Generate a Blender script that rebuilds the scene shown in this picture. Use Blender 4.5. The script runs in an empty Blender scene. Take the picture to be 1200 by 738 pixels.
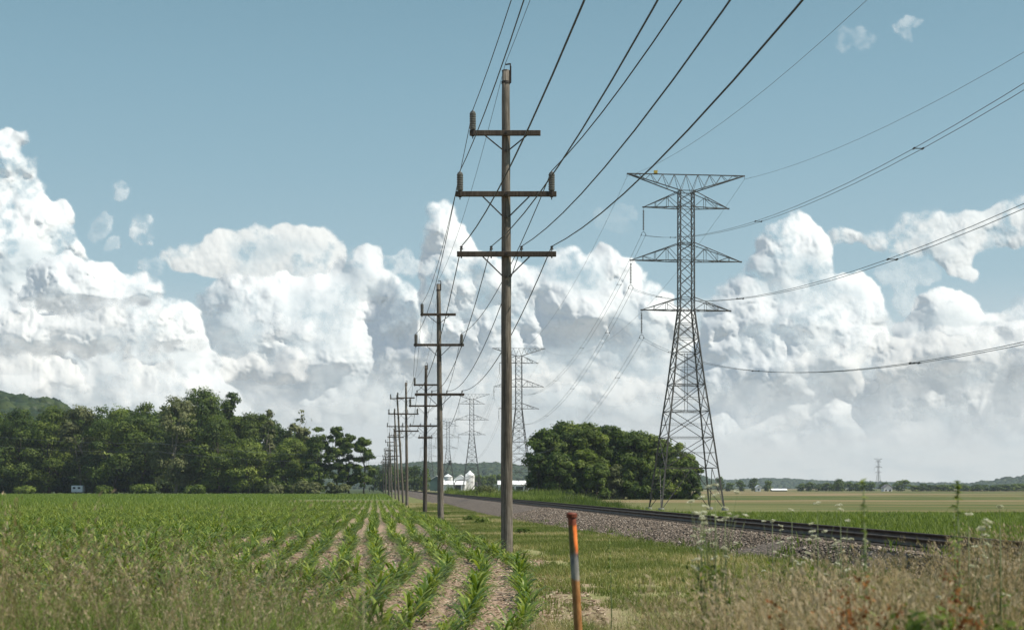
import bpy, math, random
import numpy as np
from mathutils import Vector, Matrix

FPX = 1667.0          # focal length in photo pixels (1200 px wide)
EYE = 1.65
HX, HY = 600.0, 571.0 # where the level line of sight meets the photo
C = bpy.context.scene.collection
scn = bpy.context.scene
PI = math.pi
SUN_AZ, SUN_EL = math.radians(104), math.radians(54)   # clockwise from the view direction

# ------------------------------------------------------------------ node helpers
class S:
    """a socket that can be used in arithmetic"""
    nt = None
    def __init__(self, sock): self.s = sock
    def _m(self, op, *o, clamp=False):
        n = S.nt.nodes.new('ShaderNodeMath'); n.operation = op; n.use_clamp = clamp
        for i, a in enumerate((self,) + o):
            if isinstance(a, S): S.nt.links.new(a.s, n.inputs[i])
            else: n.inputs[i].default_value = float(a)
        return S(n.outputs[0])
    def __add__(self, o): return self._m('ADD', o)
    __radd__ = __add__
    def __mul__(self, o): return self._m('MULTIPLY', o)
    __rmul__ = __mul__
    def __sub__(self, o): return self._m('SUBTRACT', o)
    def __rsub__(self, o): return (self * -1.0) + o
    def __truediv__(self, o): return self._m('DIVIDE', o)
    def maxi(self, o): return self._m('MAXIMUM', o)
    def mini(self, o): return self._m('MINIMUM', o)
    def clamp(self): return self._m('ADD', 0.0, clamp=True)
    def absv(self): return self._m('ABSOLUTE')
    def power(self, o): return self._m('POWER', o)
def node(t, **kw):
    n = S.nt.nodes.new(t)
    for k, v in kw.items(): setattr(n, k, v)
    return n
def link(a, b): S.nt.links.new(a.s if isinstance(a, S) else a, b)
def smooth(x, a, b, lo=0.0, hi=1.0):
    n = node('ShaderNodeMapRange', interpolation_type='SMOOTHSTEP')
    link(x, n.inputs[0])
    for i, v in zip((1, 2, 3, 4), (a, b, lo, hi)): n.inputs[i].default_value = v
    return S(n.outputs[0])
def comb(x, y, z=0.0):
    n = node('ShaderNodeCombineXYZ')
    for i, v in enumerate((x, y, z)):
        if isinstance(v, S): link(v, n.inputs[i])
        else: n.inputs[i].default_value = v
    return n.outputs[0]
def noise(vec, scale, detail, rough=0.5, dims='3D', col=False, lac=2.0, dist=0.0):
    n = node('ShaderNodeTexNoise', noise_dimensions=dims)
    if vec is not None: link(vec, n.inputs['Vector'])
    n.inputs['Scale'].default_value = scale; n.inputs['Detail'].default_value = detail
    n.inputs['Roughness'].default_value = rough; n.inputs['Lacunarity'].default_value = lac
    n.inputs['Distortion'].default_value = dist
    return n.outputs['Color'] if col else S(n.outputs[0])
def mixc(f, a, b):
    n = node('ShaderNodeMix', data_type='RGBA')
    if isinstance(f, S): link(f, n.inputs[0])
    else: n.inputs[0].default_value = f
    for v, i in ((a, 6), (b, 7)):
        if isinstance(v, (tuple, list)): n.inputs[i].default_value = (*v[:3], 1)
        else: link(v, n.inputs[i])
    return n.outputs[2]
def ramp(f, stops, interp='LINEAR'):
    n = node('ShaderNodeValToRGB'); link(f, n.inputs[0]); cr = n.color_ramp; cr.interpolation = interp
    while len(cr.elements) < len(stops): cr.elements.new(0.5)
    for e, (p, c) in zip(cr.elements, stops): e.position = p; e.color = (*c[:3], 1)
    return n.outputs[0]
def lin(r, g, b):
    f = lambda c: c/12.92 if c <= 0.04045 else ((c+0.055)/1.055)**2.4
    return tuple(f(v/255.0) for v in (r, g, b))

# ------------------------------------------------------------------ world: Nishita sky with cloud banks
world = bpy.data.worlds.new("World"); scn.world = world; world.use_nodes = True
S.nt = world.node_tree; S.nt.nodes.clear()
SKY_STR = 0.10
EXPO = 2**0.4
def build_world():
    tc = node('ShaderNodeTexCoord')
    sep = node('ShaderNodeSeparateXYZ'); link(tc.outputs['Generated'], sep.inputs[0])
    X, Y, Z = (S(o) for o in sep.outputs)
    az = X._m('ARCTAN2', Y); el = Z._m('ARCSINE')
    U = az * (FPX/100); V = el * (FPX/100)          # hundred-"pixel" units of angle
    sky = node('ShaderNodeTexSky', sky_type='NISHITA', sun_disc=False)
    sky.sun_elevation = SUN_EL; sky.sun_rotation = SUN_AZ
    sky.air_density = 1.0; sky.dust_density = 1.2; sky.ozone_density = 1.5; sky.altitude = 200
    k = 1.0/SKY_STR/EXPO
    def col(r, g, b, m=1.0): return tuple(v*k*m for v in lin(r, g, b))
    # the clear air: the Nishita sky, pulled towards the teal of the photograph
    clear = ramp(V*(1/14.0), [(0.0, col(232,236,234)), (0.05, col(222,228,229)), (0.10, col(204,217,221)), (0.17, col(166,195,205)), (0.26, col(148,183,196)),
                       (0.33, col(136,174,189)), (0.41, col(122,161,177)), (0.46, col(116,157,176)), (0.62, col(118,161,190)), (1.0, col(112,158,200))])
    base = mixc(0.86, sky.outputs[0], clear)
    c = base
    # --- pale air low over the horizon
    n = noise(comb(U*0.55, V*1.9), 1.5, 4.0, 0.55, '2D')
    m = smooth(n, 0.42, 0.72) * smooth(V, 0.5, 2.4, 1.0, 0.0)
    c = mixc(m*0.35, c, col(226,226,222))
    m2 = smooth(n, 0.5, 0.25) * smooth(V, 0.3, 1.9, 1.0, 0.0)
    c = mixc(m2*0.3, c, col(178,192,198))
    bg = node('ShaderNodeBackground'); link(c, bg.inputs[0]); bg.inputs[1].default_value = SKY_STR
    out = node('ShaderNodeOutputWorld'); link(bg.outputs[0], out.inputs[0])
build_world()
world.cycles.sampling_method = 'MANUAL'; world.cycles.sample_map_resolution = 512

# ------------------------------------------------------------------ camera, sun, view
cam_d = bpy.data.cameras.new('camera'); cam = bpy.data.objects.new('camera', cam_d); C.objects.link(cam); scn.camera = cam
cam_d.sensor_width = 36.0; cam_d.lens = 36.0*FPX/1200.0
cam_d.shift_y = (HY - 369.0)/1200.0
cam.location = (0, 0, EYE); cam.rotation_euler = (PI/2, 0, 0)
cam_d.clip_start = 0.1; cam_d.clip_end = 20000
cam_d.dof.use_dof = True; cam_d.dof.focus_distance = 42.0; cam_d.dof.aperture_fstop = 3.8
sd = bpy.data.lights.new('sun', 'SUN'); sun = bpy.data.objects.new('sun', sd); C.objects.link(sun)
sd.energy = 5.0; sd.angle = math.radians(0.53); sd.color = (1.0, 0.93, 0.80)
sv = Vector((math.sin(SUN_AZ)*math.cos(SUN_EL), math.cos(SUN_AZ)*math.cos(SUN_EL), math.sin(SUN_EL)))
sun.rotation_euler = sv.to_track_quat('Z', 'Y').to_euler(); sun.location = (40, -20, 80)
vs = scn.view_settings; vs.view_transform = 'Standard'; vs.look = 'None'; vs.exposure = 0.4; vs.gamma = 1.0; vs.use_curve_mapping = False
scn.cycles.max_bounces = 6; scn.cycles.diffuse_bounces = 3; scn.cycles.glossy_bounces = 2; scn.cycles.transmission_bounces = 3
scn.cycles.transparent_max_bounces = 8; scn.cycles.volume_bounces = 1; scn.cycles.caustics_reflective = False; scn.cycles.caustics_refractive = False
# ------------------------------------------------------------------ mesh and noise helpers
def mesh_np(name, verts, faces, mat=None, parent=None, smooth_sh=False, attrs=None, mat_idx=None):
    """verts (n,3), faces (m,k) all with k corners; one mesh object"""
    me = bpy.data.meshes.new(name)
    verts = np.ascontiguousarray(verts, dtype=np.float32); faces = np.ascontiguousarray(faces, dtype=np.int32)
    m, k = faces.shape
    me.vertices.add(len(verts)); me.vertices.foreach_set('co', verts.ravel())
    me.loops.add(m*k); me.loops.foreach_set('vertex_index', faces.ravel())
    me.polygons.add(m); me.polygons.foreach_set('loop_start', np.arange(0, m*k, k, dtype=np.int32))
    try: me.polygons.foreach_set('loop_total', np.full(m, k, dtype=np.int32))
    except Exception: pass
    if smooth_sh: me.polygons.foreach_set('use_smooth', np.ones(m, dtype=bool))
    for an, (dom, arr) in (attrs or {}).items():
        at = me.attributes.new(an, 'FLOAT', dom); at.data.foreach_set('value', np.ascontiguousarray(arr, dtype=np.float32))
    mats = mat if isinstance(mat, (list, tuple)) else [mat]
    for q in mats:
        if q: me.materials.append(q)
    if mat_idx is not None: me.polygons.foreach_set('material_index', np.ascontiguousarray(mat_idx, dtype=np.int32))
    me.update(calc_edges=True)
    o = bpy.data.objects.new(name, me); C.objects.link(o)
    if parent: o.parent = parent
    return o
def vnoise(x, y, seed):
    """smooth value noise on arrays, 0..1"""
    r = np.random.RandomState(seed).rand(64, 64)
    xi = np.floor(x).astype(int); yi = np.floor(y).astype(int)
    fx = x - xi; fy = y - yi
    fx = fx*fx*fx*(fx*(fx*6-15)+10); fy = fy*fy*fy*(fy*(fy*6-15)+10)
    a = r[xi & 63, yi & 63]; b = r[(xi+1) & 63, yi & 63]; c = r[xi & 63, (yi+1) & 63]; d = r[(xi+1) & 63, (yi+1) & 63]
    return (a*(1-fx)+b*fx)*(1-fy) + (c*(1-fx)+d*fx)*fy
def fbm(x, y, scale, octs, seed, rough=0.5):
    t = 0.0; a = 1.0; n = 0.0
    for k in range(octs):
        t = t + a*vnoise(x/scale + 17.3*k, y/scale + 9.1*k, seed+k); n += a; a *= rough; scale /= 2.03
    return t/n
def billow(x, y, scale, octs, seed, rough=0.5):
    t = 0.0; a = 1.0; n = 0.0
    for k in range(octs):
        t = t + a*np.abs(2*vnoise(x/scale + 13.7*k, y/scale + 5.9*k, seed+k)-1); n += a; a *= rough; scale /= 1.9
    return t/n
def sst(x, a, b):
    t = np.clip((x-a)/(b-a), 0, 1); return t*t*(3-2*t)
def new_mat(name):
    m = bpy.data.materials.new(name); m.use_nodes = True; S.nt = m.node_tree; S.nt.nodes.clear(); return m

# ------------------------------------------------------------------ clouds: real relief surfaces, kilometres away, lit by the sun
def cloud_mat(name, warm=0.0):
    m = new_mat(name)
    at = node('ShaderNodeAttribute', attribute_name='cover')
    col = mixc(warm, (0.69, 0.715, 0.735), (0.725, 0.71, 0.69))
    d = node('ShaderNodeBsdfDiffuse'); link(col, d.inputs[0])
    t = node('ShaderNodeBsdfTranslucent'); link(col, t.inputs[0])
    mx = node('ShaderNodeMixShader'); mx.inputs[0].default_value = 0.35; link(d.outputs[0], mx.inputs[1]); link(t.outputs[0], mx.inputs[2])
    tr = node('ShaderNodeBsdfTransparent'); m2 = node('ShaderNodeMixShader')
    link(at.outputs['Fac'], m2.inputs[0]); link(tr.outputs[0], m2.inputs[1]); link(mx.outputs[0], m2.inputs[2])
    out = node('ShaderNodeOutputMaterial'); link(m2.outputs[0], out.inputs[0])
    return m
def poly_mask(gx, gy, P):
    ins = np.zeros(gx.shape, bool); n = len(P)
    dist = np.full(gx.shape, 1e9)
    for i in range(n):
        x0, y0 = P[i]; x1, y1 = P[(i+1) % n]
        if y0 != y1:
            cnd = ((gy < y0) != (gy < y1)) & (gx < (x1-x0)*(gy-y0)/(y1-y0) + x0)
            ins ^= cnd
        dx, dy = x1-x0, y1-y0; L = dx*dx+dy*dy+1e-9
        t = np.clip(((gx-x0)*dx+(gy-y0)*dy)/L, 0, 1)
        dist = np.minimum(dist, np.hypot(gx-x0-t*dx, gy-y0-t*dy))
    return ins, dist
def blur(a, n=1):
    for _ in range(n):
        a = (a + np.roll(a,1,0)+np.roll(a,-1,0)+np.roll(a,1,1)+np.roll(a,-1,1))/5
    return a
def cloud(name, poly, dist, seed, step=1.6, rmax=42, nbig=60, crinkle=1.0, soft=0.5, op=1.0, base=None, levels=3, warm=0.3, flat=1.0, fadelow=None, veil=0.0, mistk=1.0, relief=0.72, puff=1.0, bslope=0.55, tilt=0.62, label=None):
    """poly: outline in photo pixels (turned into directions); grows heaps of puffs inside it"""
    rs = np.random.RandomState(seed)
    P = np.array(poly, float); x0, y0 = P.min(0)-24; x1, y1 = P.max(0)+24
    y1 = min(y1, HY+4)
    xs = np.arange(x0, x1, step); ys = np.arange(y0, y1, step)
    gx, gy = np.meshgrid(xs, ys)
    ins, de = poly_mask(gx, gy, P)
    cand = np.argwhere(ins)
    H = np.full(gx.shape, -1e3)
    # spheres: level 0 fills, lower levels sit on the visible skin of the one above
    sph = []
    for k in range(nbig):
        i, j = cand[rs.randint(len(cand))]
        r = min(de[i, j]*rs.uniform(0.75, 1.0), rmax*rs.uniform(0.6, 1.0))
        if r < 3: continue
        z = min(de[i, j], rmax*1.5)*flat*rs.uniform(0.3, 1.0)
        sph.append((gx[i,j], gy[i,j], z, r))
    # rim puffs along the outline
    L = 0
    n = len(P)
    for i in range(n):
        a = P[i]; b = P[(i+1) % n]; d = b-a; ln = np.hypot(*d)
        if (a[1] > HY-30 and b[1] > HY-30): continue
        nn = np.array([-d[1], d[0]])/(ln+1e-6)
        for t in np.arange(0, ln, 7):
            r = rs.uniform(5, 13); c_ = a + d*(t/max(ln,1e-6)); 
            for sgn in (1, -1):
                q = c_ + nn*sgn*r*0.9
                ii = int((q[1]-y0)/step); jj = int((q[0]-x0)/step)
                if 0 <= ii < gx.shape[0] and 0 <= jj < gx.shape[1] and ins[ii, jj]:
                    sph.append((q[0], q[1], r*0.3, r)); break
    lev = sph
    for l in range(levels-1):
        nxt = []
        for (cx, cy, cz, r) in lev:
            if r < 5: continue
            for k in range(int(rs.uniform(7, 13))):
                th = rs.uniform(0, 2*PI); ph = rs.uniform(0, 1)**0.6*PI*0.5
                dx, dy, dz = math.sin(ph)*math.cos(th), -math.sin(ph)*math.sin(th), math.cos(ph)
                if dy > 0.55: continue
                rr = r*rs.uniform(0.22, 0.45); q = 0.80
                nxt.append((cx+dx*r*q, cy+dy*r*q, cz+dz*r*q, rr))
        sph = sph + nxt; lev = nxt
    # warped sampling so nothing is round
    w1 = fbm(gx, gy, 26, 5, seed+10, 0.55)-0.5; w2 = fbm(gx, gy, 26, 5, seed+30, 0.55)-0.5
    wx = gx + w1*22*crinkle; wy = gy + w2*22*crinkle
    for (cx, cy, cz, r) in sph:
        m = 14*crinkle + r
        j0 = max(0, int((cx-m-x0)/step)); j1 = min(len(xs), int((cx+m-x0)/step)+2)
        i0 = max(0, int((cy-m-y0)/step)); i1 = min(len(ys), int((cy+m-y0)/step)+2)
        if j1 <= j0 or i1 <= i0: continue
        d2 = (wx[i0:i1, j0:j1]-cx)**2 + (wy[i0:i1, j0:j1]-cy)**2
        h = np.where(d2 < r*r, cz + np.sqrt(np.maximum(r*r-d2, 0))*0.9, -1e3)
        np.maximum(H[i0:i1, j0:j1], h, out=H[i0:i1, j0:j1])
    cov = (H > -500).astype(float)
    Hf = np.where(H > -500, H, -6)
    Ha = blur(Hf, 4); Hb = blur(Ha, 22); Hc = blur(Hb, 60)
    mist = sst(fbm(gx, gy*1.4, 75, 4, seed+55, 0.55), 0.42, 0.64)*mistk
    Hf = Ha*(0.42*(1-mist)) + Hb*(0.38+0.17*mist) + Hc*(0.20+0.25*mist)
    Hf = Hf*relief + billow(gx+wx*0.0+w1*30, gy+w2*30, 24, 5, seed+50, 0.55)*12*crinkle*(1-0.65*mist)*puff*(1-0.5*sst(gy, 375, 460)) + (fbm(gx, gy, 12, 4, seed+52, 0.6)-0.5)*2.5 + (fbm(gx, gy, 75, 3, seed+60)-0.5)*74*min(1.0, flat**1.5)
    Hf = Hf - ((y0+y1)/2 - gy)*tilt
    if base is not None:    # flat undersides: the surface leans back below this line
        by = base + (fbm(gx, gy*0, 70, 2, seed+77)-0.5)*22
        Hf = Hf - np.minimum(np.maximum(gy-by, 0), 40)*(bslope*0.7+tilt*0.55)
    n_soft = fbm(gx, gy, 12, 4, seed+70, 0.6)
    den = blur(cov, 5)
    cv = sst(blur(cov, 10), 0.0, 0.35)
    w_ = fbm(gx, gy, 40, 3, seed+71, 0.5)
    sf = soft*(0.5 + 1.6*sst(w_, 0.4, 0.65))
    den = sst(den + (n_soft-0.5)*sf*1.6, 0.42-sf*0.3, 0.5+sf)*cv
    if veil: den = den*(1 - veil*sst(fbm(gx, gy*1.6, 55, 5, seed+90, 0.55), 0.42, 0.62))
    if fadelow is not None: den = den*(1-sst(gy + (fbm(gx, gy, 50, 4, seed+80)-0.5)*50, fadelow[0], fadelow[1]))
    den = den*op*(1 - 0.38*mist*sst(de, 4, 26))
    # edges of the grid vanish
    den[:, :2] *= (x0 < -200); den[:, -2:] *= (x1 > 1400); den[0] = 0
    a = (gx-HX)/FPX; e = (HY-gy)/FPX
    dirs = np.stack([a, np.ones_like(a), e], -1)
    V_ = dirs*(dist - Hf*dist/FPX)[..., None] + np.array([0, 0, EYE])
    ny, nx = gx.shape
    idx = np.arange(ny*nx).reshape(ny, nx)
    F_ = np.stack([idx[:-1,:-1], idx[1:,:-1], idx[1:,1:], idx[:-1,1:]], -1).reshape(-1, 4)
    dd = den.ravel(); keep = dd[F_].max(1) > 0.004
    F_ = F_[keep]
    used = np.unique(F_); remap = np.full(ny*nx, -1); remap[used] = np.arange(len(used))
    o = mesh_np(name, V_.reshape(-1,3)[used], remap[F_], cloud_mat('cloud_vapour', warm), smooth_sh=True, attrs={'cover': ('POINT', dd[used])})
    o['kind'] = 'structure'
    return o
def bank(top, bottom, x0, x1):   # closes a skyline with a lower edge
    return top + [(x1, bottom), (x0, bottom)]
# pale far bank behind everything
BACK = [(-300,300),(0,330),(100,330),(180,350),(205,372),(240,345),(262,330),(300,320),(360,314),(420,318),(470,345),(520,330),(600,325),(700,330),(760,350),(830,352),(860,330),(930,330),(1000,345),(1036,360),(1062,400),(1080,365),(1120,352),(1170,375),(1200,350),(1400,340)]
cloud('cloud', bank(BACK,560,-300,1400), 17000, 5, step=2.4, rmax=36, nbig=600, op=0.42, soft=0.8, fadelow=(430,560), relief=0.7, warm=0.6)
LENS = [(184,304),(205,292),(225,285),(262,272),(300,266),(345,267),(380,271),(397,286),(408,310),(380,330),(300,335),(240,325),(215,315)]
cloud('cloud', LENS, 15000, 21, rmax=30, nbig=420, crinkle=0.9, levels=2, soft=0.6, flat=0.3, op=0.97, relief=0.15, puff=0.25, warm=0.7, tilt=0.8)
LF = [(-420,150),(-100,120),(-20,150),(8,148),(20,156),(27,168),(20,178),(34,190),(46,208),(52,226),(62,236),(76,238),(84,250),(78,262),(90,280),(100,298),(112,308),(130,310),(140,318),(150,328),(160,322),(178,324),(184,346),(200,352),(214,353),(226,366),(234,380),(243,400),(262,436),(290,475),(320,520),(330,575),(-420,575)]
cloud('cloud', LF, 10000, 11, rmax=50, nbig=420, op=1.0, fadelow=(400,540), warm=0.3)
LF2 = [(22,345),(36,320),(60,306),(84,300),(104,306),(126,306),(142,318),(160,326),(176,334),(184,352),(170,362),(120,368),(80,368),(40,362)]
cloud('cloud', LF2, 8500, 12, rmax=30, nbig=200, base=345, bslope=1.3, warm=0.2)
LF3 = [(-300,390),(-60,370),(20,372),(60,366),(100,362),(140,366),(170,360),(200,358),(222,372),(236,392),(232,408),(180,414),(100,416),(0,418),(-300,420)]
cloud('cloud', LF3, 8200, 13, rmax=24, nbig=340, base=398, bslope=0.7, op=0.8, soft=1.1, crinkle=1.4, warm=0.6)
LF4 = [(-300,430),(0,424),(30,412),(52,420),(66,410),(84,422),(100,440),(108,462),(130,440),(140,418),(162,414),(172,436),(186,424),(200,428),(210,450),(240,452),(280,470),(300,500),(-300,500)]
cloud('cloud', LF4, 8000, 14, rmax=24, nbig=300, op=0.7, soft=0.9, warm=0.9, fadelow=(430,490), crinkle=1.4)
ML = [(372,330),(386,310),(394,301),(410,299),(430,292),(440,299),(442,308),(458,316),(468,326),(480,332),(490,340),(497,356),(505,380),(512,420),(520,480),(510,575),(200,575),(215,480),(232,430),(225,380),(240,345),(262,328),(300,322),(340,318)]
cloud('cloud', ML, 12000, 31, rmax=42, nbig=300, base=420, bslope=0.5, fadelow=(430,500))
ML2 = [(240,430),(262,418),(280,424),(300,418),(318,430),(330,412),(352,410),(362,425),(352,446),(320,452),(290,446),(250,446)]
cloud('cloud', ML2, 11000, 33, rmax=16, nbig=120, op=0.8, soft=0.7, warm=0.8)
ML3 = [(310,385),(318,372),(334,366),(345,376),(362,374),(374,384),(368,396),(340,398),(318,396)]
cloud('cloud', ML3, 10500, 34, rmax=12, nbig=80, op=0.85, soft=0.6, warm=0.4)
CEN = [(497,300),(500,262),(504,246),(514,240),(527,243),(534,256),(542,268),(550,285),(560,300),(585,308),(610,306),(628,312),(642,300),(658,290),(676,293),(690,300),(706,287),(726,292),(742,306),(760,325),(780,345),(815,372),(840,420),(850,575),(480,575),(500,460),(492,380)]
cloud('cloud', CEN, 11500, 41, rmax=40, nbig=320, base=380, bslope=0.5, fadelow=(392,450))
CEN2 = [(520,450),(560,438),(600,442),(640,436),(680,446),(720,438),(770,446),(820,430),(860,450),(850,490),(520,490)]
cloud('cloud', CEN2, 14000, 43, rmax=18, nbig=220, op=0.6, soft=0.9, warm=0.8, fadelow=(450,490))
RT = [(825,372),(833,352),(846,334),(862,322),(878,312),(884,296),(890,278),(902,260),(918,252),(934,251),(948,258),(958,270),(970,282),(975,300),(980,318),(1000,318),(1014,324),(1024,336),(1034,352),(1038,372),(1045,395),(1060,400),(1075,392),(1100,380),(1600,390),(1600,575),(790,575),(800,440)]
cloud('cloud', RT, 10000, 51, rmax=44, nbig=520, base=430, fadelow=(440,540))
RT3 = [(1030,420),(1050,385),(1066,366),(1074,352),(1086,346),(1104,338),(1124,342),(1140,350),(1152,366),(1172,364),(1186,358),(1230,340),(1600,330),(1600,460),(1100,450)]
cloud('cloud', RT3, 9500, 53, rmax=30, nbig=320, base=400, fadelow=(400,450), op=0.95, warm=0.5)
RT2 = [(900,440),(930,420),(960,405),(1000,412),(1030,392),(1060,400),(1090,385),(1130,392),(1170,380),(1220,390),(1600,380),(1600,470),(900,470)]
cloud('cloud', RT2, 9000, 52, rmax=20, nbig=300, base=430, op=0.75, soft=0.8, warm=0.8, fadelow=(430,470))
BAND = [(965,275),(1000,272),(1030,276),(1046,262),(1070,250),(1092,246),(1120,252),(1150,245),(1182,232),(1240,226),(1400,240),(1400,300),(1230,290),(1180,286),(1150,292),(1140,312),(1146,330),(1128,326),(1110,316),(1098,306),(1088,296),(1050,294),(1010,292),(980,286)]
cloud('cloud', BAND, 7000, 61, rmax=24, nbig=700, crinkle=1.2, soft=0.6, op=0.95, flat=0.4, levels=2, relief=0.35, puff=0.4, veil=0.12, warm=0.5, tilt=0.9)
def wisp(cx, cy, w, h, seed, op=0.7, rot=0.0):
    P = [(cx+w*math.cos(t)*(0.8+0.3*math.sin(seed+3*t)), cy+h*math.sin(t)*(0.8+0.3*math.cos(seed+2*t))) for t in [i*PI/6 for i in range(12)]]
    cr, sr = math.cos(rot), math.sin(rot); P = [(cx+(x-cx)*cr-(y-cy)*sr, cy+(x-cx)*sr+(y-cy)*cr) for x, y in P]
    cloud('cloud', P, 7500, 70+seed, step=0.9, rmax=max(4, h*0.7), nbig=40, crinkle=1.0, soft=1.3, op=op, flat=0.2, levels=2, relief=0.15, puff=0.25, veil=0.4, tilt=1.0)
wisp(143,220,14,6,1); wisp(161,268,15,14,2,0.85); wisp(120,267,16,6,3,0.4); wisp(132,286,8,5,4,0.5); wisp(177,312,8,13,5,0.7)
wisp(1064,31,30,7,6,0.7,-0.35); wisp(1000,45,28,14,7,0.35); wisp(475,311,44,8,8,0.6); wisp(1062,325,40,34,9,0.4); wisp(715,255,30,8,10,0.15)

LOW = [(-300,480),(0,470),(60,462),(120,474),(180,466),(240,480),(300,462),(360,476),(430,462),(500,476),(560,468),(620,480),(700,470),(760,462),(830,474),(900,458),(960,450),(1020,462),(1080,448),(1140,456),(1200,446),(1400,450)]
cloud('cloud', bank(LOW,540,-300,1400), 16500, 6, step=2.4, rmax=20, nbig=500, op=0.35, soft=1.0, fadelow=(475,530), relief=0.8, warm=0.8, crinkle=1.4)

crs = random.Random(8)
for i in range(26):   # small pale heaps low in the distance
    cx = -20 + i*49 + crs.uniform(-16, 16); cy = crs.uniform(432, 505); w = crs.uniform(26, 62); h = w*crs.uniform(0.28, 0.45)
    P = [(cx + w*math.cos(t)*crs.uniform(0.8,1.15), cy - max(0, math.sin(t))*h*crs.uniform(0.75,1.25) + (4 if math.sin(t) < 0 else 0)) for t in [k*PI/7 for k in range(14)]]
    cloud('cloud', P, 12500 + 100*i, 300+i, step=1.8, rmax=15, nbig=60, crinkle=1.0, soft=0.9, op=crs.uniform(0.3,0.6)*(1.25-(cy-430)/120), levels=2, relief=0.6, warm=0.9, tilt=0.9)
# ------------------------------------------------------------------ object helpers
def tag(o, label=None, cat=None, group=None, kind=None):
    if label: o['label'] = label
    if cat: o['category'] = cat
    if group: o['group'] = group
    if kind: o['kind'] = kind
    return o
def empty(name, loc=(0,0,0), rz=0.0):
    o = bpy.data.objects.new(name, None); C.objects.link(o); o.location = loc; o.rotation_euler = (0,0,rz); o.empty_display_size = 0.3
    return o
class MB:
    """collects quads (triangles repeat a corner) into one mesh"""
    def __init__(s): s.v = []; s.f = []
    def quad(s, a, b, c, d):
        n = len(s.v); s.v += [tuple(a), tuple(b), tuple(c), tuple(d)]; s.f.append((n, n+1, n+2, n+3))
    def box(s, c, d, rz=0.0, R=None):
        c = Vector(c); M = R if R is not None else Matrix.Rotation(rz, 3, 'Z')
        n = len(s.v)
        for z in (-1,1):
            for x, y in ((-1,-1),(1,-1),(1,1),(-1,1)):
                s.v.append(tuple(c + M @ Vector((x*d[0]/2, y*d[1]/2, z*d[2]/2))))
        for q in ((3,2,1,0),(4,5,6,7),(0,1,5,4),(1,2,6,5),(2,3,7,6),(3,0,4,7)): s.f.append(tuple(n+i for i in q))
    def bar(s, a, b, w, w2=None):
        a = Vector(a); b = Vector(b); s.tube([a, b], [w/2*1.2, (w2 or w)/2*1.2], 4)
    def tube(s, pts, rad, seg=8, caps=True, flat=1.0):
        pts = [Vector(p) for p in pts]
        if not isinstance(rad, (list, tuple)): rad = [rad]*len(pts)
        n = len(s.v); 
        for i, p in enumerate(pts):
            t = (pts[min(i+1, len(pts)-1)] - pts[max(i-1, 0)]).normalized()
            x = t.cross(Vector((0.0, 1.0, 0.0)) if abs(t.z) > 0.75 else Vector((0.0, 0.0, 1.0)))
            x.normalize(); y = t.cross(x)
            for k in range(seg):
                an = 2*PI*(k+0.5)/seg
                s.v.append(tuple(p + (x*math.cos(an) + y*math.sin(an)*flat)*rad[i]))
        for i in range(len(pts)-1):
            for k in range(seg):
                k2 = (k+1) % seg; a = n+i*seg
                s.f.append((a+k, a+k2, a+seg+k2, a+seg+k))
        if caps:
            for off, rev in ((n, True), (n+(len(pts)-1)*seg, False)):
                s.v.append(tuple(pts[0] if rev else pts[-1])); cidx = len(s.v)-1
                for k in range(seg):
                    k2 = (k+1) % seg
                    s.f.append((off+k2, off+k, cidx, cidx) if rev else (off+k, off+k2, cidx, cidx))
    def lathe(s, c, prof, seg=12):
        s.tube([Vector(c)+Vector((0,0,z)) for z, r in prof], [r for z, r in prof], seg)
    def build(s, name, mat, parent=None, smooth_sh=False):
        me = bpy.data.meshes.new(name)
        fs = [f if f[2] != f[3] else f[:3] for f in s.f]
        me.from_pydata(s.v, [], fs); me.update()
        if smooth_sh:
            for p in me.polygons: p.use_smooth = True
        me.materials.append(mat)
        o = bpy.data.objects.new(name, me); C.objects.link(o)
        if parent: o.parent = parent
        return o
def dup(root, loc, rz=0.0, label=None):
    r = root.copy(); C.objects.link(r); r.location = loc; r.rotation_euler = (0,0,rz)
    if label: r['label'] = label
    for ch in list(root.children):
        c = ch.copy(); C.objects.link(c); c.parent = r
        for g in ch.children:
            d = g.copy(); C.objects.link(d); d.parent = c
    return r
def kids(o): return [c for c in bpy.data.objects if c.parent == o]

# ------------------------------------------------------------------ materials
def principled(col, rough=0.8, metal=0.0, bump=None, spec=0.3):
    b = node('ShaderNodeBsdfPrincipled')
    if isinstance(col, (tuple, list)): b.inputs['Base Color'].default_value = (*col, 1)
    else: link(col, b.inputs['Base Color'])
    if isinstance(rough, S): link(rough, b.inputs['Roughness'])
    else: b.inputs['Roughness'].default_value = rough
    b.inputs['Metallic'].default_value = metal; b.inputs['Specular IOR Level'].default_value = spec
    if bump is not None:
        n = node('ShaderNodeBump'); link(bump[0], n.inputs['Height']); n.inputs['Strength'].default_value = bump[1]; n.inputs['Distance'].default_value = bump[2]
        link(n.outputs[0], b.inputs['Normal'])
    out = node('ShaderNodeOutputMaterial'); link(b.outputs[0], out.inputs[0])
    return b
def pos(obj=False):
    if obj: return node('ShaderNodeTexCoord').outputs['Object']
    return node('ShaderNodeNewGeometry').outputs['Position']
def scaled(v, sx, sy, sz):
    n = node('ShaderNodeVectorMath', operation='MULTIPLY'); link(v, n.inputs[0]); n.inputs[1].default_value = (sx, sy, sz); return n.outputs[0]
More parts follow.
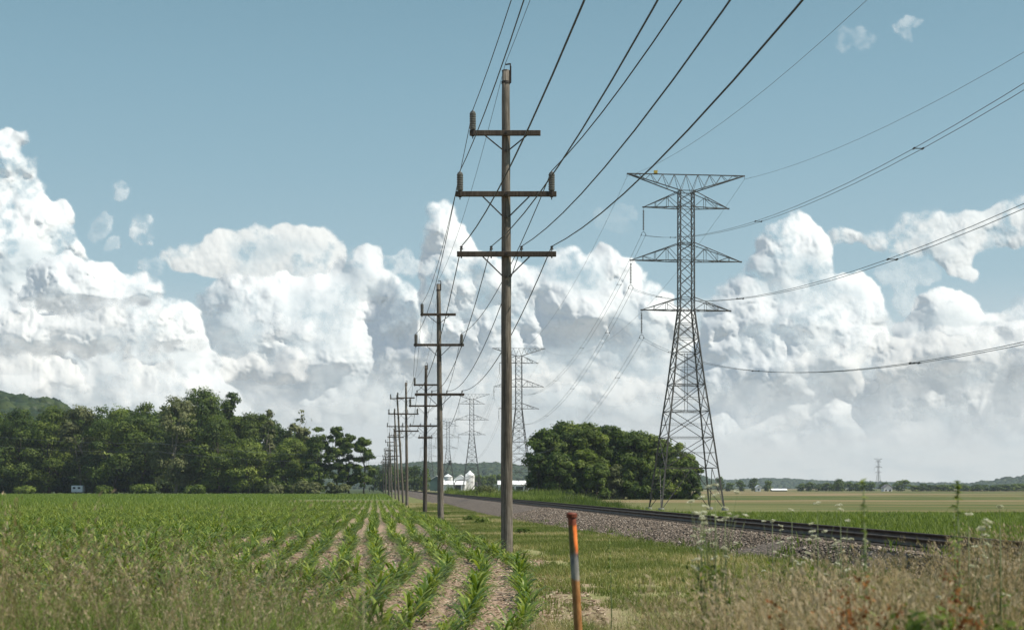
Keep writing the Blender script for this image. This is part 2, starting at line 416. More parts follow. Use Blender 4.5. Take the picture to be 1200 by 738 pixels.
def M_wood(name, a, b, c):
    m = new_mat(name); p = pos(True)
    oi = node('ShaderNodeObjectInfo'); n = noise(scaled(p, 14, 14, 0.8), 1.0, 5, 0.6); n2 = noise(scaled(p, 3, 3, 0.35), 1.0, 3)
    n3 = noise(scaled(p, 75, 75, 1.6), 1.0, 3)
    n4 = noise(scaled(p, 9, 9, 5), 1.0, 4, 0.7)
    f = (n*0.4 + n2*0.35 + n4*0.25 + (n3-0.5)*0.55)
    col = ramp(f, [(0.34, a), (0.5, b), (0.66, c)])
    col = mixc(smooth(n3, 0.36, 0.30), col, tuple(v*0.35 for v in a))
    principled(col, 0.85, bump=(n3, 0.5, 0.01)); return m
MAT = {}
MAT['pole'] = M_wood('weathered_pole_wood', (0.045,0.039,0.032), (0.115,0.099,0.08), (0.225,0.20,0.167))
MAT['pole_dark'] = M_wood('dark_pole_wood', (0.028,0.023,0.018), (0.06,0.05,0.039), (0.11,0.094,0.075))
MAT['arm'] = M_wood('crossarm_timber', (0.03,0.024,0.018), (0.06,0.046,0.035), (0.11,0.088,0.068))
def simple(name, col, rough=0.6, metal=0.0, var=0.0, sc=6.0):
    m = new_mat(name)
    if var:
        n = noise(pos(True), sc, 4, 0.6); col = mixc(smooth(n, 0.3, 0.7), tuple(v*(1-var) for v in col), tuple(min(1, v*(1+var)) for v in col))
    principled(col, rough, metal); return m
MAT['iron'] = simple('dark_hardware', (0.05,0.043,0.038), 0.6, 0.6, 0.3)
MAT['porcelain'] = simple('grey_insulator', (0.12,0.12,0.11), 0.45, 0, 0.25, 20)
MAT['brownglass'] = simple('pin_insulator', (0.05,0.045,0.04), 0.3)
MAT['wire'] = simple('black_wire', (0.035,0.035,0.037), 0.55)
MAT['alu'] = simple('aluminium_wire', (0.16,0.165,0.17), 0.5, 0.3)
MAT['galv'] = simple('galvanised_steel', (0.23,0.225,0.215), 0.6, 0.35, 0.3, 1.5)
MAT['galv_dark'] = simple('weathered_steel', (0.075,0.071,0.066), 0.65, 0.35, 0.3, 1.5)
MAT['glass_string'] = simple('dark_insulator_string', (0.09,0.085,0.08), 0.4)
MAT['yellow'] = simple('yellow_paint', (0.42,0.30,0.05), 0.5, 0, 0.3)

# ------------------------------------------------------------------ ground
SL = 0.0966     # the pole line, the rows and the track all run this way
def edge_u(Y):  # right hand edge of the corn
    Y = np.asarray(Y, float)
    return 3.02 - 0.0075*np.maximum(28-Y, 0)**2 + 0.10*np.sin(Y*0.23) - 0.05*np.sin(Y*0.61)
def foot_u(Y):  # left foot of the ballast
    return np.interp(Y, [0, 24, 30, 34, 39, 51, 60, 90, 400, 3000], [11.0, 10.3, 9.9, 9.0, 8.2, 7.6, 7.3, 7.2, 7.6, 8.6])
def zg(X, Y):
    X = np.asarray(X, float); Y = np.asarray(Y, float); u = X + SL*Y
    z = -0.35*sst(Y, 35, 110)
    z = z*(1 - sst(u, 13, 18)) - 0.7*sst(u, 14.2, 19)
    near = np.exp(-(np.hypot(X, Y)/120.0)**2)
    z = z + near*((fbm(X+300, Y+300, 2.2, 3, 5)-0.5)*0.10)*(1-sst(u,4.5,6.5)*0.5)
    return z
def grid_axis(segs):
    out = []
    for a, b, n in segs: out += list(np.linspace(a, b, n, endpoint=False))
    return np.array(out + [segs[-1][1]])
gu = grid_axis([(-3000,-800,8), (-800,-120,12), (-120,-20,60), (-20,20,130), (20,60,30), (60,400,20), (400,3000,12)])
gY = grid_axis([(-180,-20,8), (-20,8,15), (8,70,180), (70,160,70), (160,600,40), (600,4300,16)])
GU, GY = np.meshgrid(gu, gY); GX = GU - SL*GY
GZ = zg(GX, GY); ny, nx = GX.shape; idx = np.arange(ny*nx).reshape(ny, nx)
FF = np.stack([idx[:-1,:-1], idx[:-1,1:], idx[1:,1:], idx[1:,:-1]], -1).reshape(-1, 4)
def build_ground_mat():
    m = new_mat('field_ground'); p = pos(); sp = node('ShaderNodeSeparateXYZ'); link(p, sp.inputs[0])
    X, Y, Z = (S(o) for o in sp.outputs); u = X + Y*SL
    fine = noise(p, 9.0, 6, 0.65); mid = noise(p, 0.8, 4, 0.55); big = noise(p, 0.09, 3, 0.5)
    n60 = noise(p, 45.0, 3, 0.6)
    soil = ramp(fine*0.6 + n60*0.4, [(0.3, (0.15,0.098,0.068)), (0.48, (0.29,0.205,0.15)), (0.62, (0.40,0.30,0.225)), (0.75, (0.50,0.40,0.31))])
    far_green = ramp(noise(scaled(p, 0.05, 0.3, 1), 1.0, 5, 0.6)*0.5 + fine*0.5, [(0.3, (0.08,0.115,0.03)), (0.6, (0.12,0.16,0.045))])
    crop = mixc(smooth(Y, 90.0, 200.0), soil, far_green)
    verge = ramp(mid*0.55 + fine*0.45, [(0.3, (0.11,0.13,0.045)), (0.43, (0.18,0.19,0.07)), (0.52, (0.25,0.23,0.11)), (0.64, (0.27,0.24,0.125)), (0.78, (0.34,0.28,0.18))])
    verge = mixc(smooth(Y, 55.0, 110.0), verge, ramp(mid, [(0.35, (0.085,0.11,0.032)), (0.6, (0.16,0.155,0.065))]))
    ycl = (28.0 - Y).maxi(0.0)
    eu = 3.02 - ycl*ycl*0.0075
    c = mixc(smooth((u - eu) + (mid-0.5)*0.8, -0.1, 0.35), crop, verge)
    # bare dirt beside the corn edge and the ballast foot
    d1 = smooth((u - eu - 0.55).absv() + (mid-0.5)*1.2, 0.5, 0.1) * smooth(Y, 42.0, 30.0) * smooth(mid, 0.35, 0.6)
    c = mixc(d1*0.9, c, (0.33,0.235,0.17))
    # far side of the track: green strip, then olive brown field in streaks
    lg = Y.maxi(1.0)._m('LOGARITHM', 2.718)
    st = noise(comb(X*0.006, lg*7.0), 1.0, 5, 0.62)
    st2 = noise(comb(X*0.03, lg*24.0), 1.0, 4, 0.6)
    olive = ramp(st*0.65 + st2*0.35, [(0.42, (0.05,0.075,0.018)), (0.475, (0.09,0.10,0.032)), (0.52, (0.135,0.118,0.048)), (0.57, (0.21,0.155,0.085))])
    green = ramp(fine*0.5 + mid*0.5, [(0.3, (0.08,0.12,0.022)), (0.7, (0.15,0.20,0.04))])
    tan = ramp(mid*0.5 + fine*0.5, [(0.3, (0.08,0.105,0.03)), (0.6, (0.15,0.145,0.06)), (0.75, (0.22,0.18,0.09))])
    gmask = smooth(Y + (big-0.5)*10.0, 118.0, 128.0, 1.0, 0.0) * smooth(u, 33.0, 40.0)
    rf = mixc(smooth(Y, 120.0, 260.0), tan, olive); rf = mixc(smooth(u, 40.0, 60.0), rf, olive); rf = mixc(gmask, rf, green)
    c = mixc(smooth(u, 15.0, 17.0), c, rf)
    # beyond the corn: grass under the trees, their shade painted into its dark colour
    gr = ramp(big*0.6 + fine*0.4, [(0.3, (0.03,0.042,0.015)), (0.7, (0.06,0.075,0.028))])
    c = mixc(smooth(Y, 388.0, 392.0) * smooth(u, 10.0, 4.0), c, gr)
    dirt = smooth((Y-205.0).absv(), 26.0, 10.0) * smooth((u+6.0).absv() + (mid-0.5)*4, 11.0, 7.0)
    c = mixc(dirt*0.7, c, (0.17,0.115,0.07))
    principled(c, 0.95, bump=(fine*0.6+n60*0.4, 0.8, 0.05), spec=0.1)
    return m
g = mesh_np('ground', np.stack([GX, GY, GZ], -1).reshape(-1,3), FF, build_ground_mat(), smooth_sh=True); tag(g, kind='structure')

# ------------------------------------------------------------------ railway: ballast bed, stones, sleepers, rails
RAIL_U = (11.45, 12.885); RAIL_TOP = 0.58
bY = grid_axis([(-60,14,10), (14,80,150), (80,400,60), (400,2500,30)])
prof_t = np.array([0, .12, .3, .5, .72, .9, 1.0])
rows = []
for Y in bY:
    f = float(foot_u(Y)) + 0.5*(vnoise(np.array(Y*0.35), np.array(2.0), 3)-0.5)
    us = list(f + (10.35-f)*prof_t) + [11.2, 12.2, 13.2, 14.0, 14.9, 15.9]
    zs = []
    zl = float(zg(f - SL*Y, Y)); zr_ = float(zg(15.9 - SL*Y, Y))
    for t in prof_t: zs.append(zl - 0.06 + (0.37 - zl + 0.06)*(t**0.95))
    zs += [0.37, 0.365, 0.365, 0.36, 0.05 if zr_ < 0.1 else 0.2, zr_-0.08]
    rows.append([(uu - SL*Y, Y, zz + 0.05*(float(vnoise(np.array(uu*2.2+50), np.array(Y*2.2+60), 9))-0.5)*(0.2 < tt < 0.99)) for uu, zz, tt in zip(us, zs, list(prof_t)+[1]*6)])
R_ = np.array(rows); ny, nx = R_.shape[:2]; idx = np.arange(ny*nx).reshape(ny, nx)
m = new_mat('ballast_bed'); p = pos()
vo = node('ShaderNodeTexVoronoi'); link(p, vo.inputs['Vector']); vo.inputs['Scale'].default_value = 13.0
sv_ = node('ShaderNodeSeparateXYZ'); link(vo.outputs['Color'], sv_.inputs[0]); n = noise(p, 1.2, 4)
c_ = ramp(S(sv_.outputs[0])*0.7 + n*0.3, [(0.15, (0.035,0.027,0.021)), (0.45, (0.10,0.078,0.06)), (0.75, (0.17,0.135,0.105)), (0.95, (0.27,0.22,0.18))])
principled(c_, 0.9, bump=(S(vo.outputs['Distance'])*-1.0, 1.0, 0.05)); MAT['bed'] = m
b = mesh_np('ballast_bed', R_.reshape(-1,3), np.stack([idx[:-1,:-1], idx[:-1,1:], idx[1:,1:], idx[1:,:-1]], -1).reshape(-1,4), MAT['bed'], smooth_sh=True); tag(b, kind='structure')
def bed_z(u, Y):
    f = foot_u(Y); t = np.clip((u-f)/(10.35-f), 0, 1); zl = zg(u*0+f-SL*Y, Y)
    return np.where(u > 10.35, 0.37, zl - 0.06 + (0.43-zl)*t**0.95)
rs = np.random.RandomState(4)
def stones(n, ylo, yhi, name):
    Y = ylo + (yhi-ylo)*rs.rand(n)**1.25; f = foot_u(Y); u = f - 0.5 + (10.75 - f + 0.5)*rs.rand(n)**0.95
    # a few strays over the foot
    X = u - SL*Y; z = np.where(u < f, zg(X, Y), np.maximum(bed_z(u, Y), zg(X, Y)))
    s = np.exp(rs.normal(0, 0.35, n))*0.018*(1 + Y/90.0); s = np.minimum(s, 0.07)
    base = np.array([(1,0,0),(0,1,0),(-1,0,0),(0,-1,0),(0,0,0.8),(0,0,-0.8)], float)
    pts = base[None]*rs.uniform(0.65, 1.25, (n,6,3)) + rs.uniform(-0.3, 0.3, (n,6,3)); a = rs.rand(n)*2*PI
    ca, sa = np.cos(a)[:,None], np.sin(a)[:,None]
    px = pts[:,:,0]*ca - pts[:,:,1]*sa; py = pts[:,:,0]*sa + pts[:,:,1]*ca
    Vv = np.stack([px*s[:,None] + X[:,None], py*s[:,None] + Y[:,None], pts[:,:,2]*s[:,None]*0.8 + (z + s*0.25)[:,None]], -1)
    tri = np.array([(0,1,4),(1,2,4),(2,3,4),(3,0,4),(1,0,5),(2,1,5),(3,2,5),(0,3,5)])
    Ff = (np.arange(n)[:,None,None]*6 + tri[None]).reshape(-1,3)
    return mesh_np(name, Vv.reshape(-1,3), Ff, MAT['stone'], attrs={'tint': ('FACE', np.repeat(rs.rand(n), 8))})
m = new_mat('ballast_stone'); at = node('ShaderNodeAttribute', attribute_name='tint')
principled(ramp(S(at.outputs['Fac']), [(0.0, (0.035,0.027,0.021)), (0.3, (0.08,0.062,0.047)), (0.6, (0.14,0.108,0.082)), (0.92, (0.22,0.175,0.135)), (1.0, (0.40,0.345,0.285))]), 0.9); MAT['stone'] = m
o = stones(120000, 17, 88, 'ballast_stones'); tag(o, 'grey brown crushed stone ballast banked up beside the rails', 'ballast', kind='stuff')
track = empty('railway_track', (0,0,0)); tag(track, 'dark single railway track of two steel rails on ballast receding to the left', 'railway track')
MAT['rail'] = simple('rusty_rail', (0.085,0.056,0.04), 0.6, 0.5, 0.35, 3.0)
MAT['sleeper'] = M_wood('creosoted_sleeper', (0.025,0.02,0.016), (0.05,0.04,0.032), (0.09,0.075,0.06))
rp = [(-0.075,0),(0.075,0),(0.075,0.02),(0.012,0.045),(0.012,0.125),(0.037,0.135),(0.037,0.165),(0.028,0.172),(-0.028,0.172),(-0.037,0.165),(-0.037,0.135),(-0.012,0.125),(-0.012,0.045),(-0.075,0.02)]
for ru in RAIL_U:
    ys = [-60, 0, 30, 100, 400, 1200, 2500]; vv = []; ff = []
    for i, y in enumerate(ys):
        for (a, z) in rp: vv.append((ru + a - SL*y, y, RAIL_TOP - 0.172 + z))
    k = len(rp)
    for i in range(len(ys)-1):
        for j in range(k): ff.append((i*k+j, i*k+(j+1)%k, (i+1)*k+(j+1)%k, (i+1)*k+j))
    r = mesh_np('rail', np.array(vv), np.array(ff), MAT['rail'], track)
def sleeper_mb(mb, y):
    uc = sum(RAIL_U)/2; mb.box((uc - SL*y, y, 0.315), (2.6, 0.23, 0.18), rz=SL)
ang = math.atan(SL)
for i in range(95):
    mb = MB(); sleeper_mb(mb, 21 + i*0.55); mb.build('sleeper', MAT['sleeper'], track)
mb = MB()
for i in range(430): sleeper_mb(mb, 21 + (95+i)*0.55)
for i in range(60): sleeper_mb(mb, 21 - (1+i)*0.55)
o = mb.build('sleepers', MAT['sleeper'], track); tag(o, kind='stuff')

# ------------------------------------------------------------------ wooden pole line
def at(px, py, Y): return Vector(((px-HX)/FPX*Y, Y, EYE + (HY-py)/FPX*Y))
ORD = ['nearest', 'second', 'third', 'fourth', 'fifth', 'sixth', 'seventh', 'eighth', 'ninth', 'tenth', 'eleventh', 'twelfth', 'thirteenth', 'fourteenth']
def make_pole(i, base, top, arms, kinds, r0=0.16, r1=0.10, dark=False, extra=None):
    """arms: z of each crossarm; kinds: which insulators; all local to the base"""
    t = empty('utility_pole', base)
    bv = Vector(base); ax = Vector(top) - bv; H = ax.z; rnd = random.Random(i)
    def P(z): return ax*(z/H)
    mb = MB(); N = 16
    mb.tube([P(H*k/N) + Vector((rnd.uniform(-.006,.006), 0, 0)) for k in range(-1, N+1)], [r0 + (r1-r0)*max(k,0)/N + rnd.uniform(-.003,.003) for k in range(-1, N+1)], 16)
    mb.build('post', MAT['pole_dark'] if dark else MAT['pole'], t, True)
    att = {}
    for j, (za, kind) in enumerate(zip(arms, kinds)):
        c = P(za); hl, hr = {'one': (0.90, 0.86), 'two': (1.25, 1.25), 'pins': (1.22, 1.24), 'short': (0.54, 0.54)}[kind]
        mb = MB(); yf = -(r0+r1)/2*0.95 - 0.045
        mb.box((c.x + (hr-hl)/2, c.y + yf, c.z), (hl+hr, 0.095, 0.125)); arm = mb.build('crossarm', MAT['arm'], t)
        b = arm.modifiers.new('bevel', 'BEVEL'); b.width = 0.008; b.segments = 1
        mb = MB(); bx_, dz = (0.52, 0.42) if kind == 'one' else (0.58, 0.56)
        if kind != 'short':
            for s in (-1, 1):
                mb = MB(); mb.bar((c.x + s*bx_, c.y + yf - 0.055, c.z - 0.07), (c.x + s*0.07, c.y + yf*0.9, c.z - dz), 0.032); mb.build('brace', MAT['iron'], t)
        mb = MB(); mb.tube([(c.x, c.y + yf - 0.08, c.z), (c.x, c.y + yf - 0.045, c.z)], 0.035, 8); mb.build('bolt', MAT['iron'], t)
        mb = MB(); mb.tube([(c.x, c.y + yf*1.0 - 0.01, c.z-dz), (c.x, c.y+yf*0.6, c.z-dz)], 0.03, 8); mb.build('bolt', MAT['iron'], t)
        ya = c.y + yf
        def post_ins(x):
            mb = MB(); pr = [(0.06, 0.04), (0.09, 0.075)]
            for k in range(7): z = 0.10 + k*0.058; pr += [(z, 0.078), (z+0.03, 0.083), (z+0.045, 0.062)]
            pr += [(0.51, 0.07), (0.53, 0.05), (0.56, 0.02)]
            mb.lathe((c.x+x, ya, c.z), pr, 14); ins = mb.build('post_insulator', MAT['porcelain'], t, False)
            mb = MB(); mb.tube([(c.x+x, ya, c.z-0.14), (c.x+x, ya, c.z+0.08)], 0.014, 6); mb.lathe((c.x+x, ya, c.z), [(-0.085,0.03),(-0.064,0.05),(0.064,0.06),(0.085,0.055)], 10)
            mb.build('insulator_pin', MAT['iron'], ins)
            return bv + Vector((c.x+x, ya, c.z+0.57))
        if kind == 'one': att['a'] = post_ins(-0.82)
        elif kind == 'two': att['b'] = post_ins(-1.14); att['c'] = post_ins(1.13)
        elif kind in ('pins', 'short'):
            xs_ = (-1.11, -0.37, 0.38, 1.13) if kind == 'pins' else (-0.45, 0.45)
            for q, x in enumerate(xs_):
                mb = MB(); mb.lathe((c.x+x, ya, c.z), [(0.063,0.012),(0.105,0.012),(0.11,0.042),(0.125,0.045),(0.145,0.03),(0.16,0.027),(0.175,0.04),(0.195,0.032),(0.205,0.012)], 10)
                pi_ = mb.build('pin_insulator', MAT['brownglass'], t)
                mb = MB(); mb.tube([(c.x+x, ya, c.z-0.10), (c.x+x, ya, c.z-0.063)], 0.02, 6); mb.build('nut', MAT['iron'], pi_)
                if kind == 'pins': att['defg'[q]] = bv + Vector((c.x+x, ya, c.z+0.19))
    c = P(H); mb = MB()
    mb.tube([(c.x+r1+0.015, c.y-0.03, c.z-0.32), (c.x+r1+0.015, c.y-0.03, c.z+0.17)], 0.018, 6)
    mb.box((c.x+r1+0.02, c.y-0.03, c.z-0.1), (0.04, 0.06, 0.4)); mb.bar((c.x+r1+0.015, c.y-0.03, c.z+0.16), (c.x-0.01, c.y-0.03, c.z+0.14), 0.035)
    mb.lathe((c.x, c.y, c.z-0.01), [(0, r1*1.03), (0.02, r1*0.9), (0.03, 0.02)], 12); mb.tube([(c.x, c.y, c.z-0.33), (c.x, c.y, c.z-0.27)], r1*1.12, 14)
    mb.build('top_bracket', MAT['iron'], t)
    att['h'] = bv + Vector((c.x-0.01, c.y-0.03, c.z+0.17))
    return t, att
POLES = []
spec = {   # base px, top px (photo), crossarm heights above the level line
 1: dict(b=(594,648), t=(592.7,83), a=(158,229,299)),
 2: dict(b=(516.6,614.3), t=(513.8,333), a=(369,404.5,462.3)),
 3: dict(b=(498,600.8), t=(499.2,428), a=(451,475.6,499,512.6), k=('one','two','pins','short'), dark=True),
 4: dict(b=(477,595), t=(475.7,448), a=(466.2,485,505)),
 5: dict(b=(472.6,589.3), t=(465.4,463), a=(467,484.6,499.6)),
 6: dict(b=(467.6,583.5), t=(462.2,481), a=(485,499.5,512.0)),
 7: dict(b=(463.5,583), t=(461.8,502), a=(510,522,534)),
 8: dict(b=(459.5,582), t=(456.5,511), a=(518,528,538)),
}
for n in range(1, 15):
    Y = 35.4*n
    if n in spec:
        s_ = spec[n]; bp = at(*s_['b'], Y); tp = at(*s_['t'], Y)
        gz = float(zg(bp.x, Y)); bp.z = gz - 0.02 if n > 1 else 0.0
        az_ = [at(0, yy, Y).z - bp.z for yy in s_['a']]; kd = s_.get('k', ('one','two','pins'))
        dark = s_.get('dark', False)
    else:
        u_ = 3.3 + 0.25*math.sin(n*2.1); bp = Vector((u_ - SL*Y, Y, 0)); bp.z = float(zg(bp.x, Y)); tp = bp + Vector((0.15*math.sin(n*1.7), 0, 12.0)); az_ = (10.4, 8.9, 7.4); kd = ('one','two','pins'); dark = n % 2 == 0
    tp.y = Y + (0.0 if n != 5 else 0.0)
    t, att_ = make_pole(n, bp, tp, az_, kd, dark=dark, r0=0.155 if n == 1 else 0.165)
    extra = {1: 'tall in front', 2: 'its lowest crossarm set well down', 3: 'dark, with a short fourth crossarm at the bottom', 5: 'leaning to the left'}.get(n, 'seen among the far poles')
    tag(t, (f'{ORD[n-1]} wooden utility pole of the row, {extra}'), 'utility pole', 'wooden utility poles along the corn edge')
    POLES.append(att_)
def fake_att(Y):
    b = Vector((3.35 - SL*Y, Y, 0)); r = {}
    for k, (x, z) in dict(a=(-.82,10.99), b=(-1.14,9.48), c=(1.13,9.48), d=(-1.11,7.62), e=(-.37,7.62), f=(.38,7.62), g=(1.13,7.62), h=(0,12.2)).items(): r[k] = b + Vector((x, -0.17, z))
    return r
ALLP = [fake_att(-35.4), fake_att(0.0)] + POLES
def wire_path(pts, sags, n=14):
    out = [pts[0]]
    for a, b, s in zip(pts[:-1], pts[1:], sags):
        for k in range(1, n+1):
            t = k/n; p = a.lerp(b, t); p = p - Vector((0,0,4*s*t*(1-t))); out.append(p)
    return out
wl = dict(a=('thin dark wire on the single post insulator of the topmost crossarms', 0.009, 0.75),
          b=('dark wire on the left post insulators of the middle crossarms', 0.010, 0.85),
          c=('thick black wire on the right post insulators of the middle crossarms', 0.012, 0.85),
          d=('black wire on the outermost left pins of the lowest crossarms', 0.012, 0.9),
          e=('black wire on the pins just left of the posts on the lowest crossarms', 0.011, 0.95),
          f=('black wire on the pins just right of the posts on the lowest crossarms', 0.011, 0.95),
          g=('thick black wire on the outermost right pins of the lowest crossarms', 0.013, 0.95),
          h=('thin wire running over the very tops of the wooden poles', 0.006, 0.6))
for k, (lab, r, sg) in wl.items():
    pts = [A[k] for A in ALLP]
    sags = [sg*random.Random(i*7+ord(k)).uniform(0.9, 1.1) for i in range(len(pts)-1)]; sags[1] = sg; sags[0] = sg
    mb = MB(); mb.tube(wire_path(pts, sags), r, 6)
    tag(mb.build('overhead_wire', MAT['wire'], None, True), lab, 'wire', 'wires strung along the wooden poles')

# ------------------------------------------------------------------ lattice transmission towers
def make_tower():
    root = empty('transmission_tower')
    prof = [(0.0, 3.35), (10.36, 2.03), (13.15, 1.65), (16.5, 1.27), (21.0, 0.75), (35.0, 0.72)]   # height above base, half side
    def hw(z): return float(np.interp(z, [a for a, b in prof], [b for a, b in prof]))
    cor = ((-1,-1),(1,-1),(1,1),(-1,1))
    def cpt(k, z): a = hw(z); return Vector((cor[k][0]*a, cor[k][1]*a, z))
    Z1, Z2, Z3, Z4, Z5, Z6, Z7 = 21.0, 22.3, 26.2, 28.05, 31.8, 33.5, 35.3
    for k in range(4):
        mb = MB()
        for za, zb in zip([-0.3, 10.36, 13.15, 16.5, 21.0], [10.36, 13.15, 16.5, 21.0, Z6]): mb.bar(cpt(k, max(za,0)) if za >= 0 else cpt(k,0)+Vector((0,0,-0.3)), cpt(k, zb), 0.17 if za < 20 else 0.13)
        l = mb.build('leg', MAT['galv_dark'], root)
        if True:
            mb = MB(); mb.lathe(cpt(k, 0), [(-0.6,0.4),(0.1,0.35),(0.25,0.3)], 10); mb.build('footing', MAT['galv'], l)
    # body lattice
    lv = [0.0, 4.4, 7.6, 10.36, 13.15, 14.9, 16.5, 18.0, 19.6, 21.0, 22.3, 23.6, 24.9, 26.2, 27.2, 28.05, 29.3, 30.55, 31.8, 32.65, 33.5]
    mb = MB()
    for i, (za, zb) in enumerate(zip(lv[:-1], lv[1:])):
        for k in range(4):
            k2 = (k+1) % 4; w = 0.075 if za < 20 else 0.062
            A, B, A2, B2 = cpt(k, za), cpt(k2, za), cpt(k, zb), cpt(k2, zb)
            if i == 0:
                mid = (A2+B2)/2; mb.bar(A, mid, w); mb.bar(B, mid, w); mb.bar(A.lerp(A2,.5), A.lerp(mid,.5), w*.7); mb.bar(B.lerp(B2,.5), B.lerp(mid,.5), w*.7)
                mb.bar(A2, B2, w)
            elif i < 8:
                mb.bar(A, B2, w); mb.bar(B, A2, w); mb.bar(A2, B2, w if zb in (10.36, 13.15, 7.6, 16.5) else w*.7)
                if zb - za > 2.6: mb.bar(A.lerp(A2,.5), (A+B2)/2, w*.6); mb.bar(B.lerp(B2,.5), (A+B2)/2, w*.6)
            else:
                mb.bar(A, B2, w); mb.bar(B, A2, w)
                if zb in (21.0, 22.3, 26.2, 28.05, 31.8, 33.5): mb.bar(A2, B2, w)
    for z in (10.36, 13.15, 21.0, 28.05): mb.bar(cpt(0,z), cpt(2,z), 0.05); mb.bar(cpt(1,z), cpt(3,z), 0.05)
    # central climbing ladder under the waist
    mb.bar((0.15,0,10.36), (0.15,0,16.5), 0.05); mb.bar((-0.15,0,10.36), (-0.15,0,16.5), 0.05)
    mb.build('lattice_body', MAT['galv_dark'], root)
    tips = []
    def arm(s, zt, zb, L):
        mb = MB(); a = hw(zb); tip = Vector((s*L, 0, zb))
        for y in (-1, 1):
            lo = Vector((s*a, y*a, zb)); up = Vector((s*hw(zt), y*hw(zt), zt))
            mb.bar(lo, tip, 0.10); mb.bar(up, tip, 0.085)
            N = 4 if L > 5 else 3; pl = lo; pu = up
            for k in range(1, N):
                t = k/N; ql = lo.lerp(tip, t); qu = up.lerp(tip, t); mb.bar(ql, qu, 0.05); mb.bar(pl if k % 2 else pu, qu if k % 2 else ql, 0.05); pl, pu = ql, qu
        for k in range(0, 4):
            t0, t1 = k/4, (k+1)/4
            A = Vector((s*a, -a, zb)).lerp(tip, t0); B = Vector((s*a, a, zb)).lerp(tip, t1); mb.bar(A, B, 0.05)
        mb.box(tip, (0.22, 0.14, 0.14))
        return mb.build('crossarm', MAT['galv_dark'], root)
    for zt, zb, L in ((Z6, Z5, 4.55), (Z4, Z3, 5.9), (Z2, Z1, 4.75)):
        ins_at = None
        for s in (-1, 1): am = arm(s, zt, zb, L)
        tips.append(Vector((-L, 0, zb)))
        mb = MB(); x, z = -L, zb
        mb.bar((x,0,z-0.07), (x,0,z-0.32), 0.03)
        pr = []
        for k in range(14): zz = -0.32 - k*0.158; pr += [(zz, 0.035), (zz-0.02, 0.10), (zz-0.06, 0.11), (zz-0.075, 0.035)]
        pr.reverse()
        mb.lathe((x, 0, z), pr, 8)
        ins = mb.build('insulator_string', MAT['glass_string'], root)
        mb = MB(); y0 = z-2.56
        mb.bar((x,0,y0), (x-0.23,0,y0-0.22), 0.05); mb.bar((x,0,y0), (x+0.23,0,y0-0.22), 0.05); mb.bar((x-0.23,0,y0-0.22), (x-0.23,0,y0-0.38), 0.04); mb.bar((x+0.23,0,y0-0.22), (x+0.23,0,y0-0.38), 0.04)
        mb.bar((x-0.23,-0.25,y0-0.38), (x-0.23,0.25,y0-0.38), 0.06); mb.bar((x+0.23,-0.25,y0-0.38), (x+0.23,0.25,y0-0.38), 0.06)
        mb.build('yoke', MAT['galv_dark'], ins)
    # top beam
    mb = MB(); L = 6.3; a = hw(Z6)
    for y in (-1, 1):
        mb.bar((-L, y*0.1, Z7), (L, y*0.1, Z7), 0.07)
        for s in (-1, 1): mb.bar((s*L, y*0.1, Z7), (s*a, y*a, Z6), 0.11)
        mb.bar((-a, y*a, Z6), (a, y*a, Z6), 0.08)
        N = 20; pts = []
        for k in range(1, N):
            x = -L + 2*L*k/N
            if k % 2 == 0: pts.append(Vector((x, y*0.1, Z7)))
            else:
                f = min(1, (L-abs(x))/(L-a)); pts.append(Vector((x, y*(0.1+(a-0.1)*f), Z7 - (Z7-Z6)*f)))
        for p, q in zip(pts[:-1], pts[1:]): mb.bar(p, q, 0.045)
    for s in (-1, 1): mb.bar((s*L, 0, Z7), (s*L, 0, Z7-0.35), 0.04)
    mb.build('top_beam', MAT['galv_dark'], root)
    mb = MB(); mb.box((-3.25, 0, Z7+0.22), (0.36, 0.3, 0.28)); mb.tube([(-3.07,0,Z7+0.36), (-3.07,0,Z7+0.42)], 0.05, 6); mb.bar((-3.35,0,Z7), (-3.35,0,Z7+0.1), 0.04); mb.bar((-3.1,0,Z7), (-3.1,0,Z7+0.1), 0.04)
    bx_ = mb.build('marker_box', MAT['yellow'], root); tag(bx_, 'small yellow box on the left of the top beam')
    return root, tips
TW, tips = make_tower()
trz = math.atan(SL)
tpos = [(18.35,150),(1.6,337),(-14.2,502),(-30.6,680),(-49.5,860)]
tlab = ['large steel lattice tower standing beside the round grove', 'lattice tower half hidden behind the nearest wooden pole', 'lattice tower rising above the white grain bin', 'faint lattice tower just left of the one above the grain bin', 'faintest lattice tower of the row, farthest left among the wooden poles']
TOW = []
for i, ((x, y), lb) in enumerate(zip(tpos, tlab)):
    z = -0.7
    o = TW if i == 0 else dup(TW, (x, y, z), trz, lb)
    if i == 0: o.location = (x, y, z); o.rotation_euler = (0,0,trz)
    if i > 0:
        for c in [c for c in kids(o) if c.name.startswith('marker_box')]: bpy.data.objects.remove(c)
    tag(o, lb, 'transmission tower', 'steel lattice towers marching into the distance')
    TOW.append((Vector((x, y, z))))
o = dup(TW, (376, 1460, -4), trz+0.5, 'tiny lattice tower standing alone on the right horizon above the white farmhouse'); 
for c in [c for c in kids(o) if c.name.startswith('marker_box')]: bpy.data.objects.remove(c)
Rz = Matrix.Rotation(trz, 3, 'Z')
T0 = Vector((34.3, -37, -0.7))
TP = [T0] + TOW + [Vector((-66.5, 1040, -0.7))]
